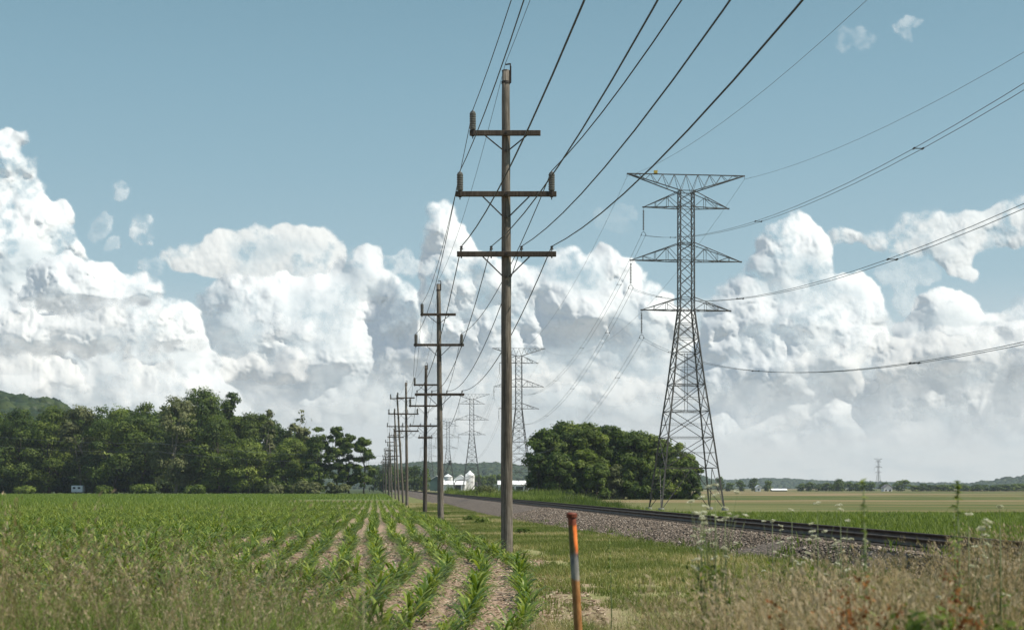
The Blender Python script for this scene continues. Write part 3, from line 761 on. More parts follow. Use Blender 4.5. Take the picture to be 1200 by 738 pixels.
for j, tip in enumerate(tips):
    root = empty('conductor_bundle', TP[1]); ps = []
    for q, off in enumerate((-0.23, 0.23)):
        pts = [T + Rz @ (tip + Vector((off, 0, -2.96))) for T in TP]
        path = wire_path(pts, [9.7, 9.7, 7.6, 8, 8, 8], 36); ps.append(path)
        mb = MB(); mb.tube([p - TP[1] for p in path], 0.016, 5); mb.build('strand', MAT['alu'], root, True)
    for k in (9, 15, 21, 27, 33, 39, 45, 51, 57, 63):
        mb = MB(); a, b = ps[0][k]-TP[1], ps[1][k]-TP[1]; mb.bar(a, b, 0.045); mb.box(a, (0.07,0.3,0.07)); mb.box(b, (0.07,0.3,0.07)); mb.build('spacer', MAT['wire'], root)
    tag(root, ['twin wire on the uppermost insulators of the lattice towers', 'twin wire on the middle insulators of the lattice towers', 'twin wire on the lowest insulators of the lattice towers'][j], 'power line', 'twin conductors hung on the lattice towers')
for s, lb in ((-1, 'thin shield wire running over the left ends of the lattice tower tops'), (1, 'thin shield wire running over the right ends of the lattice tower tops')):
    pts = [T + Rz @ Vector((s*6.3, 0, 34.95)) for T in TP]
    mb = MB(); mb.tube(wire_path(pts, [7.5, 7.5, 6, 6, 6, 6], 30), 0.014, 5); tag(mb.build('shield_wire', MAT['alu'], None, True), lb, 'wire', 'shield wires on the lattice towers')

# ------------------------------------------------------------------ orange marker post
Yp = 10.5; tp = at(670.0, 601, Yp); bp = at(683, 832, Yp); bp.z = 0.0
mpost = empty('marker_post', bp); ax = tp - bp
m = new_mat('painted_post'); p = pos(True); sp = node('ShaderNodeSeparateXYZ'); link(p, sp.inputs[0]); X_, Y_, Z_ = (S(q) for q in sp.outputs)
n = noise(scaled(p, 60, 60, 18), 1.0, 5, 0.65); n2 = noise(scaled(p, 20, 20, 6), 1.0, 4, 0.6)
low = ramp(n, [(0.3, (0.20,0.085,0.025)), (0.55, (0.32,0.15,0.05)), (0.75, (0.42,0.24,0.10))])
grey = ramp(n2, [(0.38, (0.04,0.042,0.045)), (0.5, (0.14,0.145,0.145)), (0.68, (0.27,0.25,0.21))])
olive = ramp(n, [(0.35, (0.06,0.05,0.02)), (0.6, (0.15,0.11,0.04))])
org = ramp(n2, [(0.35, (0.45,0.09,0.02)), (0.6, (0.80,0.20,0.04)), (0.8, (0.85,0.34,0.12))])
Hh = tp.z
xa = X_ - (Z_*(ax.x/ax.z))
up = mixc(smooth(xa + (n2-0.5)*0.07, -0.001, 0.012), olive, org)  # left side darkened to olive: grime, plus the post's shade painted into the colour
rust = ramp(n, [(0.3, (0.10,0.025,0.015)), (0.6, (0.22,0.06,0.03)), (0.8, (0.28,0.12,0.05))])
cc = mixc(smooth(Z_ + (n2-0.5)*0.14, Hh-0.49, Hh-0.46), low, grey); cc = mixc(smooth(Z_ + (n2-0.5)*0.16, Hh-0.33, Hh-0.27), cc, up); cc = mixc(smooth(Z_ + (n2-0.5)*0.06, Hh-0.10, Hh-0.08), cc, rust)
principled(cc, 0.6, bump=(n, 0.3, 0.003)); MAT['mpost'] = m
mb = MB(); N = 24
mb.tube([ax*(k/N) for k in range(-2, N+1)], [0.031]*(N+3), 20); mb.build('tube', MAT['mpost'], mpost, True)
MAT['cap'] = simple('rusty_cap', (0.15,0.04,0.022), 0.6, 0.2, 0.4, 40)
mb = MB(); mb.lathe(ax, [(-0.035,0.0335),(-0.03,0.040),(-0.006,0.042),(0.004,0.034),(0.006,0.005)], 18); mb.build('cap', MAT['cap'], mpost)
tag(mpost, 'leaning metal marker post with rusty cap and flaking orange paint in front of the verge', 'marker post')
# ------------------------------------------------------------------ foliage material (tint: 0..1 per face)
def leaf_mat(name, stops, trans=0.35, tcol=(1.3, 1.5, 0.6), rough=0.55, objvar=0.25):
    m = new_mat(name); at = node('ShaderNodeAttribute', attribute_name='tint'); oi = node('ShaderNodeObjectInfo')
    f = S(at.outputs['Fac'])*(1-objvar) + S(oi.outputs['Random'])*objvar
    c = ramp(f, stops)
    b = node('ShaderNodeBsdfPrincipled'); link(c, b.inputs['Base Color']); b.inputs['Roughness'].default_value = rough; b.inputs['Specular IOR Level'].default_value = 0.14
    t = node('ShaderNodeBsdfTranslucent')
    mu = node('ShaderNodeMix', data_type='RGBA', blend_type='MULTIPLY'); mu.inputs[0].default_value = 1.0; link(c, mu.inputs[6]); mu.inputs[7].default_value = (*tcol, 1); link(mu.outputs[2], t.inputs[0])
    mx = node('ShaderNodeMixShader'); mx.inputs[0].default_value = trans; link(b.outputs[0], mx.inputs[1]); link(t.outputs[0], mx.inputs[2])
    out = node('ShaderNodeOutputMaterial'); link(mx.outputs[0], out.inputs[0]); return m
MAT['leaf_dark'] = leaf_mat('dark_foliage', [(0.0, (0.026,0.046,0.011)), (0.4, (0.06,0.094,0.018)), (0.75, (0.115,0.155,0.029)), (1.0, (0.20,0.24,0.05))], 0.34)
MAT['leaf_mid'] = leaf_mat('green_foliage', [(0.0, (0.045,0.07,0.016)), (0.4, (0.095,0.13,0.025)), (0.75, (0.155,0.195,0.038)), (1.0, (0.24,0.275,0.06))], 0.36)
MAT['leaf_pale'] = leaf_mat('greyish_foliage', [(0.0, (0.055,0.068,0.025)), (0.5, (0.115,0.13,0.05)), (1.0, (0.19,0.195,0.09))], 0.25)
MAT['corn'] = leaf_mat('corn_leaf', [(0.0, (0.035,0.07,0.012)), (0.4, (0.08,0.13,0.02)), (0.75, (0.15,0.20,0.034)), (1.0, (0.28,0.32,0.08))], 0.32, (1.25,1.35,0.5), 0.36, 0.0)
MAT['grass'] = leaf_mat('verge_grass', [(0.0, (0.09,0.125,0.03)), (0.35, (0.16,0.19,0.05)), (0.6, (0.25,0.25,0.09)), (0.85, (0.40,0.34,0.18)), (1.0, (0.50,0.41,0.26))], 0.35, (1.1,1.1,0.7), 0.6, 0.0)
MAT['grass_green'] = leaf_mat('lush_grass', [(0.0, (0.05,0.08,0.016)), (0.5, (0.12,0.165,0.032)), (1.0, (0.24,0.28,0.085))], 0.4, (1.2,1.3,0.5), 0.55, 0.0)
MAT['dry'] = leaf_mat('dry_grass', [(0.0, (0.09,0.105,0.03)), (0.35, (0.17,0.15,0.065)), (0.7, (0.30,0.235,0.14)), (1.0, (0.50,0.41,0.28))], 0.4, (1.1,1.0,0.8), 0.6, 0.0)
MAT['rust_weed'] = leaf_mat('rusty_seed', [(0.0, (0.09,0.03,0.01)), (0.6, (0.22,0.085,0.025)), (1.0, (0.36,0.16,0.05))], 0.3, (1.1,1.0,0.8), 0.7, 0.0)
MAT['straw'] = leaf_mat('straw_litter', [(0.0, (0.14,0.09,0.06)), (0.5, (0.33,0.24,0.17)), (1.0, (0.58,0.48,0.36))], 0.15, (1,1,1), 0.8, 0.0)
MAT['bark'] = M_wood('tree_bark', (0.03,0.024,0.018), (0.07,0.055,0.042), (0.13,0.105,0.08))
MAT['bark_pale'] = M_wood('pale_bark', (0.10,0.085,0.07), (0.18,0.155,0.13), (0.28,0.25,0.21))
MAT['flower'] = leaf_mat('white_umbel', [(0.0, (0.42,0.42,0.28)), (0.5, (0.58,0.58,0.44)), (1.0, (0.72,0.71,0.6))], 0.3, (1,1,0.85), 0.7, 0.0)

def unit(v): return v/np.maximum(np.linalg.norm(v, axis=-1, keepdims=True), 1e-9)
def leaf_quads(P, N, s, rs, asp=0.62):
    """a folded little quad at each point"""
    n = len(P); r = unit(rs.normal(size=(n,3))); t = unit(np.cross(N, r)); b = np.cross(N, t)
    s = np.asarray(s).reshape(-1,1)*np.ones((n,1))
    V = np.stack([P - t*s, P - b*s*asp + N*s*0.15, P + t*s, P + b*s*asp + N*s*0.15], 1)
    return V.reshape(-1,3), np.arange(n*4).reshape(n,4)
def crown(rs, h, rx, zlo, nl, leaves, ls, shape=0.0, lob=(0.20,0.42), gap=0.0, ry=None):
    """lobed crown: returns leaf quads and the lobe centres"""
    ry = ry or rx; zc = (h+zlo)/2; hz = (h-zlo)/2; L = []
    while len(L) < nl:
        zz = rs.uniform(-1, 1); a = rs.rand()*6.28; q = rs.rand()**0.4; wz = (1-abs(zz)**(2.2 if zz > 0 else 5.0))**0.5*(0.25+0.75*q)
        p = np.array([math.cos(a)*wz, math.sin(a)*wz, zz]); w = 1.0 - shape*max(0, zz)
        r = rx*rs.uniform(*lob)*(1.0 if q > 0.5 else 1.2)
        c = np.array([p[0]*(rx-r*0.7)*w, p[1]*(ry-r*0.7)*w, zc + zz*(hz-r*0.6)])
        L.append((c, r))
    per = np.array([r*r for c, r in L]); per = (per/per.sum()*leaves).astype(int)
    Ps, Ns, Ts = [], [], []
    for (c, r), k in zip(L, per):
        d = unit(rs.normal(size=(k,3))); d[:,2] = np.where(d[:,2] < -0.35, -d[:,2]*0.6, d[:,2]); d = unit(d)
        q = 1 - 0.45*rs.rand(k)**1.6
        wob = 1 + 0.28*np.sin(d[:,0]*5 + c[0]) * np.cos(d[:,1]*5 + c[2]) + 0.12*np.sin(d[:,2]*11 + c[1])
        P = c + d*(r*q*wob)[:,None]*np.array([1,1,0.85])
        Ps.append(P); Ns.append(unit(d + rs.normal(size=(k,3))*0.27 + np.array([0,0,0.15])))
        Ts.append(np.clip(0.45 + 0.25*rs.normal() + 0.16*rs.normal(size=k), 0, 1))
    P = np.concatenate(Ps); N = np.concatenate(Ns); T = np.concatenate(Ts)
    if gap:
        keep = fbm(P[:,0]+50+h, P[:,2]+P[:,1]*0.7+80, rx*0.45, 3, int(rs.randint(1000))) > gap; P, N, T = P[keep], N[keep], T[keep]
    V, F = leaf_quads(P, N, ls*rs.uniform(0.6, 1.3, len(P)), rs)
    return V, F, T, L
def make_tree(name, seed, h, rx, zlo, nl=26, leaves=7000, ls=0.34, mat='leaf_dark', shape=0.2, gap=0.0, bark='bark', lean=0.0, lob=(0.24,0.42), trunks=1):
    rs = np.random.RandomState(seed); root = empty(name)
    V, F, T, L = crown(rs, h, rx, zlo, nl, leaves, ls, shape, lob, gap)
    V[:,0] += lean*V[:,2]
    o = mesh_np('crown', V, F, MAT[mat], root, attrs={'tint': ('FACE', T)})
    for k in range(trunks):
        mb = MB(); tr = max(0.12, h*0.016); tx = (k-(trunks-1)/2)*rx*0.5
        top = min(h*0.75, zlo+(h-zlo)*0.6)
        pts = [Vector((tx + lean*z + rs.normal()*0.02*h*(i>0), rs.normal()*0.02*h*(i>0), z)) for i, z in enumerate(np.linspace(-0.3, top, 7))]
        mb.tube(pts, [tr*(1.35 if i == 0 else 1.0)*(1-0.75*i/6) for i in range(7)], 8)
        for c, r in L[:10]:
            i0 = rs.randint(2, 6); a = pts[i0]; b = Vector(c); b.x += lean*b.z
            if b.z < a.z: b.z = a.z + 0.3*r
            mb.tube([a, a.lerp(b, 0.5) + Vector((0,0,-0.05*h*0.2)), b], [tr*0.4, tr*0.25, tr*0.08], 5)
        mb.build('trunk', MAT[bark], root, True)
    return root
def treat(px, topy, Y, z0): # height of a tree whose top shows at topy
    return EYE + (HY-topy)/FPX*Y - z0

# ---- left wood edge
YL = 395.0; rnd = random.Random(5)
left = [ # px, top, width px, material, gap, zlo fraction, kind text
 (-22,474,84,'leaf_dark',0,0.06,'dark round tree at the far left edge of the wood'),
 (22,478,66,'leaf_dark',0,0.05,'dark bushy tree second from the left edge of the wood'),
 (58,474,58,'leaf_mid',0.2,0.10,'mid green tree at the left of the wood behind the white camper'),
 (94,475,56,'leaf_pale',0.34,0.22,'pale thin tree with a bare pale trunk beside the white camper'),
 (137,467,72,'leaf_dark',0,0.04,'very dark dense tree with a broad dome, left of the pale trees'),
 (172,473,50,'leaf_mid',0.2,0.10,'green tree filling the dip between the dark dome and the tallest trees'),
 (205,461,64,'leaf_pale',0.3,0.12,'greyish green tree on the left shoulder of the tallest clump'),
 (236,456,70,'leaf_dark',0.1,0.10,'tallest broad dark tree of the wood edge'),
 (271,460,34,'leaf_dark',0.2,0.12,'narrow tall tree just right of the tallest one'),
 (255,490,60,'leaf_mid',0.2,0.03,'lower green tree standing before the tallest clump'),
 (300,476,44,'leaf_mid',0.25,0.10,'green tree with a ragged top right of the narrow tall tree'),
 (314,477,22,'leaf_pale',0.40,0.30,'slim see-through tree with a thin pointed top'),
 (290,515,54,'leaf_mid',0.15,0.02,'low bright green tree in front of the ragged ones'),
 (341,478,34,'leaf_pale',0.46,0.45,'open leaning tree with wispy top at the right end of the clump'),
 (333,512,50,'leaf_mid',0.2,0.02,'rounded green tree under the open leaning tree'),
 (354,520,30,'leaf_mid',0.25,0.03,'small green tree filling the right end of the clump'),
]
trunk_trees = [(373,500,30),(395,499,24),(409,508,22),(426,512,24)]
for i, (px, ty, w, mt, gp, zf, lb) in enumerate(left):
    Y = YL + rnd.uniform(0, 14) + (0 if ty < 490 else -10); X = (px-HX)/FPX*Y; z0 = -0.35
    h = treat(px, ty, Y, z0); rx = w/FPX*Y/2*1.1
    t = make_tree('broadleaf_tree', 100+i, h, rx, h*zf*0.5 - 0.3, nl=int(22+rx*1.6), leaves=int(1500*rx**0.95*(h/25)), ls=0.33, mat=mt, gap=gp, bark='bark_pale' if 'pale' in mt else 'bark', lean=0.12 if 'leaning' in lb else 0, shape=0.25)
    t.location = (X, Y, z0); tag(t, lb, 'tree', 'trees along the left wood edge')
tl = ['tree with a bare trunk, leftmost of the four at the right end of the wood', 'tree with a bare trunk, second of the four at the right end of the wood', 'tree with a bare trunk, third of the four at the right end of the wood', 'small round tree with a bare trunk, last at the right end of the wood']
for i, (px, ty, w) in enumerate(trunk_trees):
    Y = 385.0; X = (px-HX)/FPX*Y; h = treat(px, ty, Y, -0.35); rx = w/FPX*Y/2*1.2
    t = make_tree('slender_tree', 140+i, h, rx*1.15, h*0.12, nl=40, leaves=7500, ls=0.30, mat='leaf_dark', gap=0.10, shape=0.25, lob=(0.2,0.34))
    t.location = (X, Y, -0.35); tag(t, tl[i], 'tree', 'trees along the left wood edge')
# backing trees deeper in the wood: share a few meshes
protos = [make_tree('woodland_tree', 160+k, 20.0, 8.0, -0.3, nl=28, leaves=6500, ls=0.5, mat=('leaf_dark','leaf_mid')[k%2]) for k in range(3)]
k = 0
for i in range(24):
    px = -60 + i*18.5 + rnd.uniform(-5, 5); Y = 430 + rnd.uniform(0, 40); X = (px-HX)/FPX*Y
    ty = np.interp(px, [-60,60,140,230,300,350,380,440], [480,484,482,474,488,505,530,548]) + rnd.uniform(0, 8)
    h = treat(px, ty, Y, -0.4); p_ = protos[i % 3]
    o = p_ if i < 3 else dup(p_, (0,0,0))
    o.location = (X, Y, -0.4); o.rotation_euler = (0,0,rnd.uniform(0,6)); o.scale = (h/20*0.95, h/20*0.95, h/20)
    tag(o, 'dark woodland tree standing in the shade behind the front trees of the left wood', 'tree', 'trees deeper in the left wood')
shr = []
for k in range(3):
    rs = np.random.RandomState(900+k); V, F, T, L = crown(rs, 4.5, 5.0, -0.5, 16, 2600, 0.4, 0, (0.3,0.5)); V[:,2] = np.maximum(V[:,2], 0)
    shr.append(mesh_np('undergrowth_shrub', V, F, MAT['leaf_dark'], attrs={'tint': ('FACE', T*0.7)}))
for i in range(26):
    px = -60 + i*16.8 + rnd.uniform(-4,4); Y = 404 + rnd.uniform(0, 16); o = shr[i] if i < 3 else shr[i%3].copy()
    if i >= 3: C.objects.link(o)
    o.location = ((px-HX)/FPX*Y, Y, -0.35); o.rotation_euler = (0,0,rnd.uniform(0,6)); q = rnd.uniform(0.7,1.25); o.scale = (1, 1, q)
    tag(o, 'dark shrub in the undergrowth beneath the trees of the left wood', 'shrub', 'dark undergrowth shrubs of the left wood')
# low bushes along the wood's foot
bl = [(122,573,20),(168,572,24),(30,574,22),(230,573,24),(352,566,20),(368,569,16),(388,570,16),(404,571,14),(320,570,22)]
bn = ['low bush at the wood foot under the dark dome tree','low bush at the wood foot right of the dark dome tree','low bush at the far left of the wood foot','low bush under the tallest tree','rounded light bush at the right end of the tree clump','light bush just left of the bare trunks','light bush under the second bare trunk','light bush under the third bare trunk','low bush under the open leaning tree']
for i, ((px, ty, w), lb) in enumerate(zip(bl, bn)):
    Y = 378.0; X = (px-HX)/FPX*Y; h = treat(px, ty-3, Y, -0.35)+0.3; rx = w/FPX*Y/2*1.3; rs = np.random.RandomState(300+i)
    V, F, T, L = crown(rs, h, rx, -0.2, 12, 1500, 0.3, 0, (0.3,0.5)); V[:,2] = np.maximum(V[:,2], 0)
    o = mesh_np('bush', V, F, MAT['leaf_mid' if i < 4 else 'leaf_pale'], attrs={'tint': ('FACE', T)}); o.location = (X, Y, -0.35); tag(o, lb, 'bush', 'bushes along the wood foot')
# ---- round grove on the right
gv = [(640,503,44,'leaf_dark','left end'),(664,494,54,'leaf_dark','left half'),(690,496,50,'leaf_mid','left middle'),(716,500,50,'leaf_dark','middle'),(742,503,50,'leaf_dark','middle'),(768,511,46,'leaf_mid','right middle'),(790,519,42,'leaf_dark','right half'),(806,537,30,'leaf_dark','right end')]
gl = ['leftmost dark tree of the round grove','tallest dark tree of the grove, second from its left end','green tree of the grove under its flat top, left of the middle','dark tree in the very middle of the round grove','dark tree of the grove just right of its middle','green tree of the grove showing left of the big lattice tower legs','dark tree of the grove seen through the big lattice tower','small dark tree closing the right end of the grove']
for i, ((px, ty, w, mt, _), lb) in enumerate(zip(gv, gl)):
    Y = 292 + rnd.uniform(-3, 8); X = (px-HX)/FPX*Y; h = treat(px, ty, Y, -0.7); rx = w/FPX*Y/2*1.3
    t = make_tree('grove_tree', 200+i, h, rx, -0.6, nl=55, leaves=14000, ls=0.29, mat=mt, shape=0.08, lob=(0.2,0.34)); t.location = (X, Y, -0.7)
    tag(t, lb, 'tree', 'trees of the round grove')
fr = [(631,528,24,'leaf_dark'),(655,530,38,'leaf_dark'),(686,522,34,'leaf_mid'),(700,540,32,'leaf_dark'),(722,545,28,'leaf_pale'),(745,535,34,'leaf_dark'),(765,545,30,'leaf_dark'),(788,548,30,'leaf_mid'),(812,556,18,'leaf_dark'),(672,552,30,'leaf_dark')]
fl = ['low dark tree at the front left corner of the grove','low dark tree in the front left of the grove','bright green tree bulging from the front of the grove','low dark tree in the front middle of the grove','small greyish tree at the front of the grove','low dark tree in front, left of the lattice tower legs','low dark tree in front between the lattice tower legs','low green tree in front behind the right tower legs','lowest dark tree at the front right corner of the grove','low dark tree under the bright green bulge of the grove']
for i, ((px, ty, w, mt), lb) in enumerate(zip(fr, fl)):
    Y = 283 + rnd.uniform(-2, 3); X = (px-HX)/FPX*Y; h = treat(px, ty, Y, -0.7); rx = w/FPX*Y/2*1.15
    t = make_tree('grove_tree', 230+i, h, rx, -0.6, nl=30, leaves=7500, ls=0.25, mat=mt, shape=0.1, lob=(0.24,0.4)); t.location = (X, Y, -0.7)
    tag(t, lb, 'tree', 'trees of the round grove')
for i, (px, ty, w, lb) in enumerate([(652,502,50,'dark tree at the back left of the round grove'),(679,497,50,'dark tree at the back of the grove, behind its tallest trees'),(703,500,50,'dark tree at the back middle of the round grove'),(730,505,50,'dark tree at the back of the grove, right of its middle'),(757,511,46,'dark tree at the back of the grove, left of the lattice tower')]):
    Y = 304.0; X = (px-HX)/FPX*Y; h = treat(px, ty, Y, -0.7); rx = w/FPX*Y/2*1.2
    t = make_tree('grove_tree', 250+i, h, rx, -0.6, nl=50, leaves=9000, ls=0.32, mat='leaf_dark', shape=0.05, lob=(0.2,0.34)); t.location = (X, Y, -0.7)
    tag(t, lb, 'tree', 'trees of the round grove')
# ---- distant trees: small shared meshes
dp = [make_tree('distant_tree', 260+k, 9.0, 4.6, -0.2, nl=14, leaves=900, ls=0.55, mat='leaf_dark', shape=0.1, lob=(0.35,0.55)) for k in range(4)]
used = set()
def distant(px, ty, wpx, Y, z0, lb, grp):
    i = rnd.randrange(4); X = (px-HX)/FPX*Y; h = treat(px, ty, Y, z0); rx = wpx/FPX*Y/2
    if i not in used: used.add(i); o = dp[i]
    else: o = dup(dp[i], (0,0,0))
    o.location = (X, Y, z0); o.rotation_euler = (0,0,rnd.uniform(0,6)); o.scale = (rx/4.6, rx/4.6, h/9.0); tag(o, lb, 'tree', grp)
G = 'trees on the far edge of the right field'
for px, ty, w, lb in [(884,560,15,'dark round distant tree, left one of the pair beside the white speck'),(899,561,14,'dark round distant tree, right one of the pair beside the white speck'),(867,563,14,'distant tree just left of the round pair on the far field edge'),(854,564,16,'distant tree just right of the big lattice tower legs'),
                      (982,561,18,'bushy distant tree rising above the low line left of the farmhouse'),(1057,562,24,'broad distant tree just right of the white farmhouse'),(1036,565,14,'distant tree directly behind the white farmhouse'),(843,556,12,'distant tree seen through the right legs of the big lattice tower')]:
    distant(px, ty, w, 905, -1.2, lb, G)
px = 941.0
while px < 1030: distant(px, 566+rnd.uniform(-1.5,1), 15+rnd.uniform(-2,5), 930, -1.2, 'dark distant tree in the low line left of the white farmhouse', 'low distant trees left of the farmhouse'); px += 9
px = 1072.0
while px < 1260: distant(px, 567.5+rnd.uniform(-1.5,1), 16+rnd.uniform(-2,6), 900, -1.6, 'dark distant tree in the low line right of the white farmhouse', 'low distant trees right of the farmhouse'); px += 9
px = 438.0
while px < 500: distant(px, 549+rnd.uniform(-4,4), 22+rnd.uniform(-4,6), 640, -0.8, 'distant green tree behind the far wooden poles, left of the farm', 'distant trees behind the far poles'); px += 10
px = 553.0
while px < 596: distant(px, 557+rnd.uniform(-2,2), 14+rnd.uniform(-2,4), 860, -0.8, 'distant tree behind the farm, right of the big grain bin', 'distant trees behind the farm'); px += 8
# dome bush by the track
rs = np.random.RandomState(77); V, F, T, L = crown(rs, 3.0, 2.5, -0.3, 14, 2600, 0.16, 0, (0.35,0.55)); V[:,2] = np.maximum(V[:,2], 0)
o = mesh_np('bush', V, F, MAT['leaf_pale'], attrs={'tint': ('FACE', T)}); bp_ = at(570, 575, 240); o.location = (bp_.x, 240, -0.9); tag(o, 'pale green dome shaped bush beside the track in front of the farm', 'bush')

# ------------------------------------------------------------------ corn
def corn_plant(rs, h, nleaf, seg, wid, droop=1.0):
    V, F, T = [], [], []
    a0 = rs.rand()*PI
    for k in range(nleaf):
        a = a0 + (k % 2)*PI + rs.normal()*0.35; z0 = h*(0.06 + 0.5*k/nleaf); L = h*rs.uniform(0.75, 1.15)*(0.7 + 0.5*math.sin(PI*(k+1)/(nleaf+1)))
        el = math.radians(rs.uniform(24, 56) + 14*k/nleaf); p = np.array([0,0,z0]); d = np.array([math.cos(a), math.sin(a)]); w0 = wid*rs.uniform(0.8, 1.2); s_ = np.array([-d[1], d[0], 0.0])
        base = len(V); tt = rs.uniform(0.2, 1.0)
        for q in range(seg+1):
            t = q/seg; w = w0*(0.55 + 0.9*t)*(1-t)**0.6 if t < 1 else 0.0
            V += [p - s_*w + np.array([0,0,w*0.25]), p + s_*w + np.array([0,0,w*0.25])]
            e = el - droop*1.9*t*t*rs.uniform(0.9,1.1)
            p = p + (np.array([d[0]*math.cos(e), d[1]*math.cos(e), math.sin(e)]))*L/seg
        for q in range(seg): b = base+2*q; F.append((b, b+1, b+3, b+2)); T.append(np.clip(tt + rs.normal()*0.08 - 0.25*(q == 0), 0, 1))
    return np.array(V), np.array(F), np.array(T)
def scatter(variants, X, Y, Z, sc, rot, which, dt=None):
    """many placed copies baked into one mesh"""
    Vs, Fs, Ts = [], [], []; off = 0
    for k, (V, F, T) in enumerate(variants):
        m = which == k; n = int(m.sum())
        if not n: continue
        ca, sa = np.cos(rot[m])[:,None], np.sin(rot[m])[:,None]; s = sc[m][:,None]
        x = (V[None,:,0]*ca - V[None,:,1]*sa)*s + X[m][:,None]; y = (V[None,:,0]*sa + V[None,:,1]*ca)*s + Y[m][:,None]; z = V[None,:,2]*s + Z[m][:,None]
        Vs.append(np.stack([x,y,z], -1).reshape(-1,3)); Fs.append((F[None] + (np.arange(n)*len(V))[:,None,None] + off).reshape(-1, F.shape[1])); off += n*len(V)
        TT = np.repeat(T[None], n, 0)
        if dt is not None: TT = np.clip(TT + dt[m][:,None], 0, 1)
        Ts.append(TT.reshape(-1))
    return np.concatenate(Vs), np.concatenate(Fs), np.concatenate(Ts)
rs = np.random.RandomState(12)
v0 = [corn_plant(rs, 0.34, 10, 4, 0.020, 1.1) for _ in range(12)]
v1 = [corn_plant(rs, 0.33, 8, 2, 0.023) for _ in range(8)]
v2 = [corn_plant(rs, 0.32, 5, 1, 0.045, 0.5) for _ in range(6)]
def corn_rows(y0, y1, step, jit=0.03, drop=0.02):
    XX, YY = [], []
    for i in range(400):
        ys = np.arange(y0, y1, step) + rs.rand()*step; ys = ys + rs.normal(size=len(ys))*jit
        u = edge_u(ys) - 0.30 - 0.685*i - (0.006*i)*np.maximum(26-ys, 0)*0.0 + rs.normal(size=len(ys))*0.025 + 0.05*np.sin(ys*0.5+i*0.1)
        x = u - SL*ys; keep = (x > -0.375*ys - 2.5) & (rs.rand(len(ys)) > drop)
        if not keep.any(): break
        XX.append(x[keep]); YY.append(ys[keep])
    return np.concatenate(XX), np.concatenate(YY)
X, Y = corn_rows(13.2, 46, 0.18, 0.05, 0.07)
# the 300 that show largest: nearest the camera and not under the tall foreground grass
score = Y + np.where(X < -3.2, 6, 0) + np.abs(X+0.5)*0.15
order = np.argsort(score); first, rest = order[:300], order[300:]
patch = fbm(X+400, Y+400, 6, 3, 8)
hs = (0.86 + 0.35*patch)*np.exp(rs.normal(0, 0.2, len(X)))
mesh_v = []
for V, F, T in v0:
    me_o = mesh_np('corn_plant', V, F, MAT['corn'], attrs={'tint': ('FACE', T)}); mesh_v.append(me_o.data); bpy.data.objects.remove(me_o)
Zc = zg(X, Y)
for j in first:
    o = bpy.data.objects.new('corn_plant', mesh_v[rs.randint(12)]); C.objects.link(o)
    o.location = (X[j], Y[j], Zc[j]-0.01); o.rotation_euler = (0, 0, rs.rand()*6.28); s = hs[j]*1.08; o.scale = (s, s, s)
    o['label'] = 'young green corn plant in the front ends of the crop rows nearest the camera'; o['category'] = 'corn plant'; o['group'] = 'corn plants at the near ends of the rows'
V, F, T = scatter(v0, X[rest], Y[rest], Zc[rest]-0.01, hs[rest], rs.rand(len(rest))*6.28, rs.randint(0, 12, len(rest)))
T = np.clip(T + rs.normal(0, 0.05, len(T)), 0, 1)
tag(mesh_np('corn_rows', V, F, MAT['corn'], attrs={'tint': ('FACE', T)}), 'rows of young green corn across the middle of the left field', 'corn crop', kind='stuff')
X, Y = corn_rows(46, 112, 0.22); n = len(X)
V, F, T = scatter(v1, X, Y, zg(X, Y), 1.05*(0.86 + 0.35*fbm(X+400, Y+400, 6, 3, 8))*np.exp(rs.normal(0, 0.12, n)), rs.rand(n)*6.28, rs.randint(0, 8, n), 0.10 + rs.normal(0, 0.1, n))
tag(mesh_np('corn_rows', V, F, MAT['corn'], attrs={'tint': ('FACE', T)}), 'farther rows of young corn narrowing towards the poles', 'corn crop', kind='stuff')
X, Y = corn_rows(112, 388, 0.6, 0.2); n = len(X)
k_ = ((np.abs(Y-205) > 22) | (np.abs(X+SL*Y+4) > 8)) ; X, Y = X[k_], Y[k_]; n = len(X)
V, F, T = scatter(v2, X, Y, zg(X, Y), 1.12*np.exp(rs.normal(0, 0.2, n)), rs.rand(n)*6.28, rs.randint(0, 6, n))
T = np.clip(T*0.75 + 0.30, 0, 1)
tag(mesh_np('corn_rows', V, F, MAT['corn'], attrs={'tint': ('FACE', T)}), 'distant smooth green corn reaching to the foot of the wood', 'corn crop', kind='stuff')
print('corn', n)

# ------------------------------------------------------------------ straw litter on the soil
n = 60000; Y = 13 + 36*rs.rand(n)**1.3; u = edge_u(Y) + 0.7 - (0.36*Y + SL*Y + 4)*rs.rand(n)**1.2; X = u - SL*Y
P = np.stack([X, Y, zg(X, Y) + 0.006], -1); N = unit(np.stack([rs.normal(0,.25,n), rs.normal(0,.25,n), np.ones(n)], -1))
V, F = leaf_quads(P, N, rs.uniform(0.012, 0.055, n)*(0.7+Y/45), rs, 0.28)
tag(mesh_np('straw_litter', V, F, MAT['straw'], attrs={'tint': ('FACE', rs.rand(n))}), 'bleached straw and husk litter on the bare soil between corn rows', 'litter', kind='stuff')

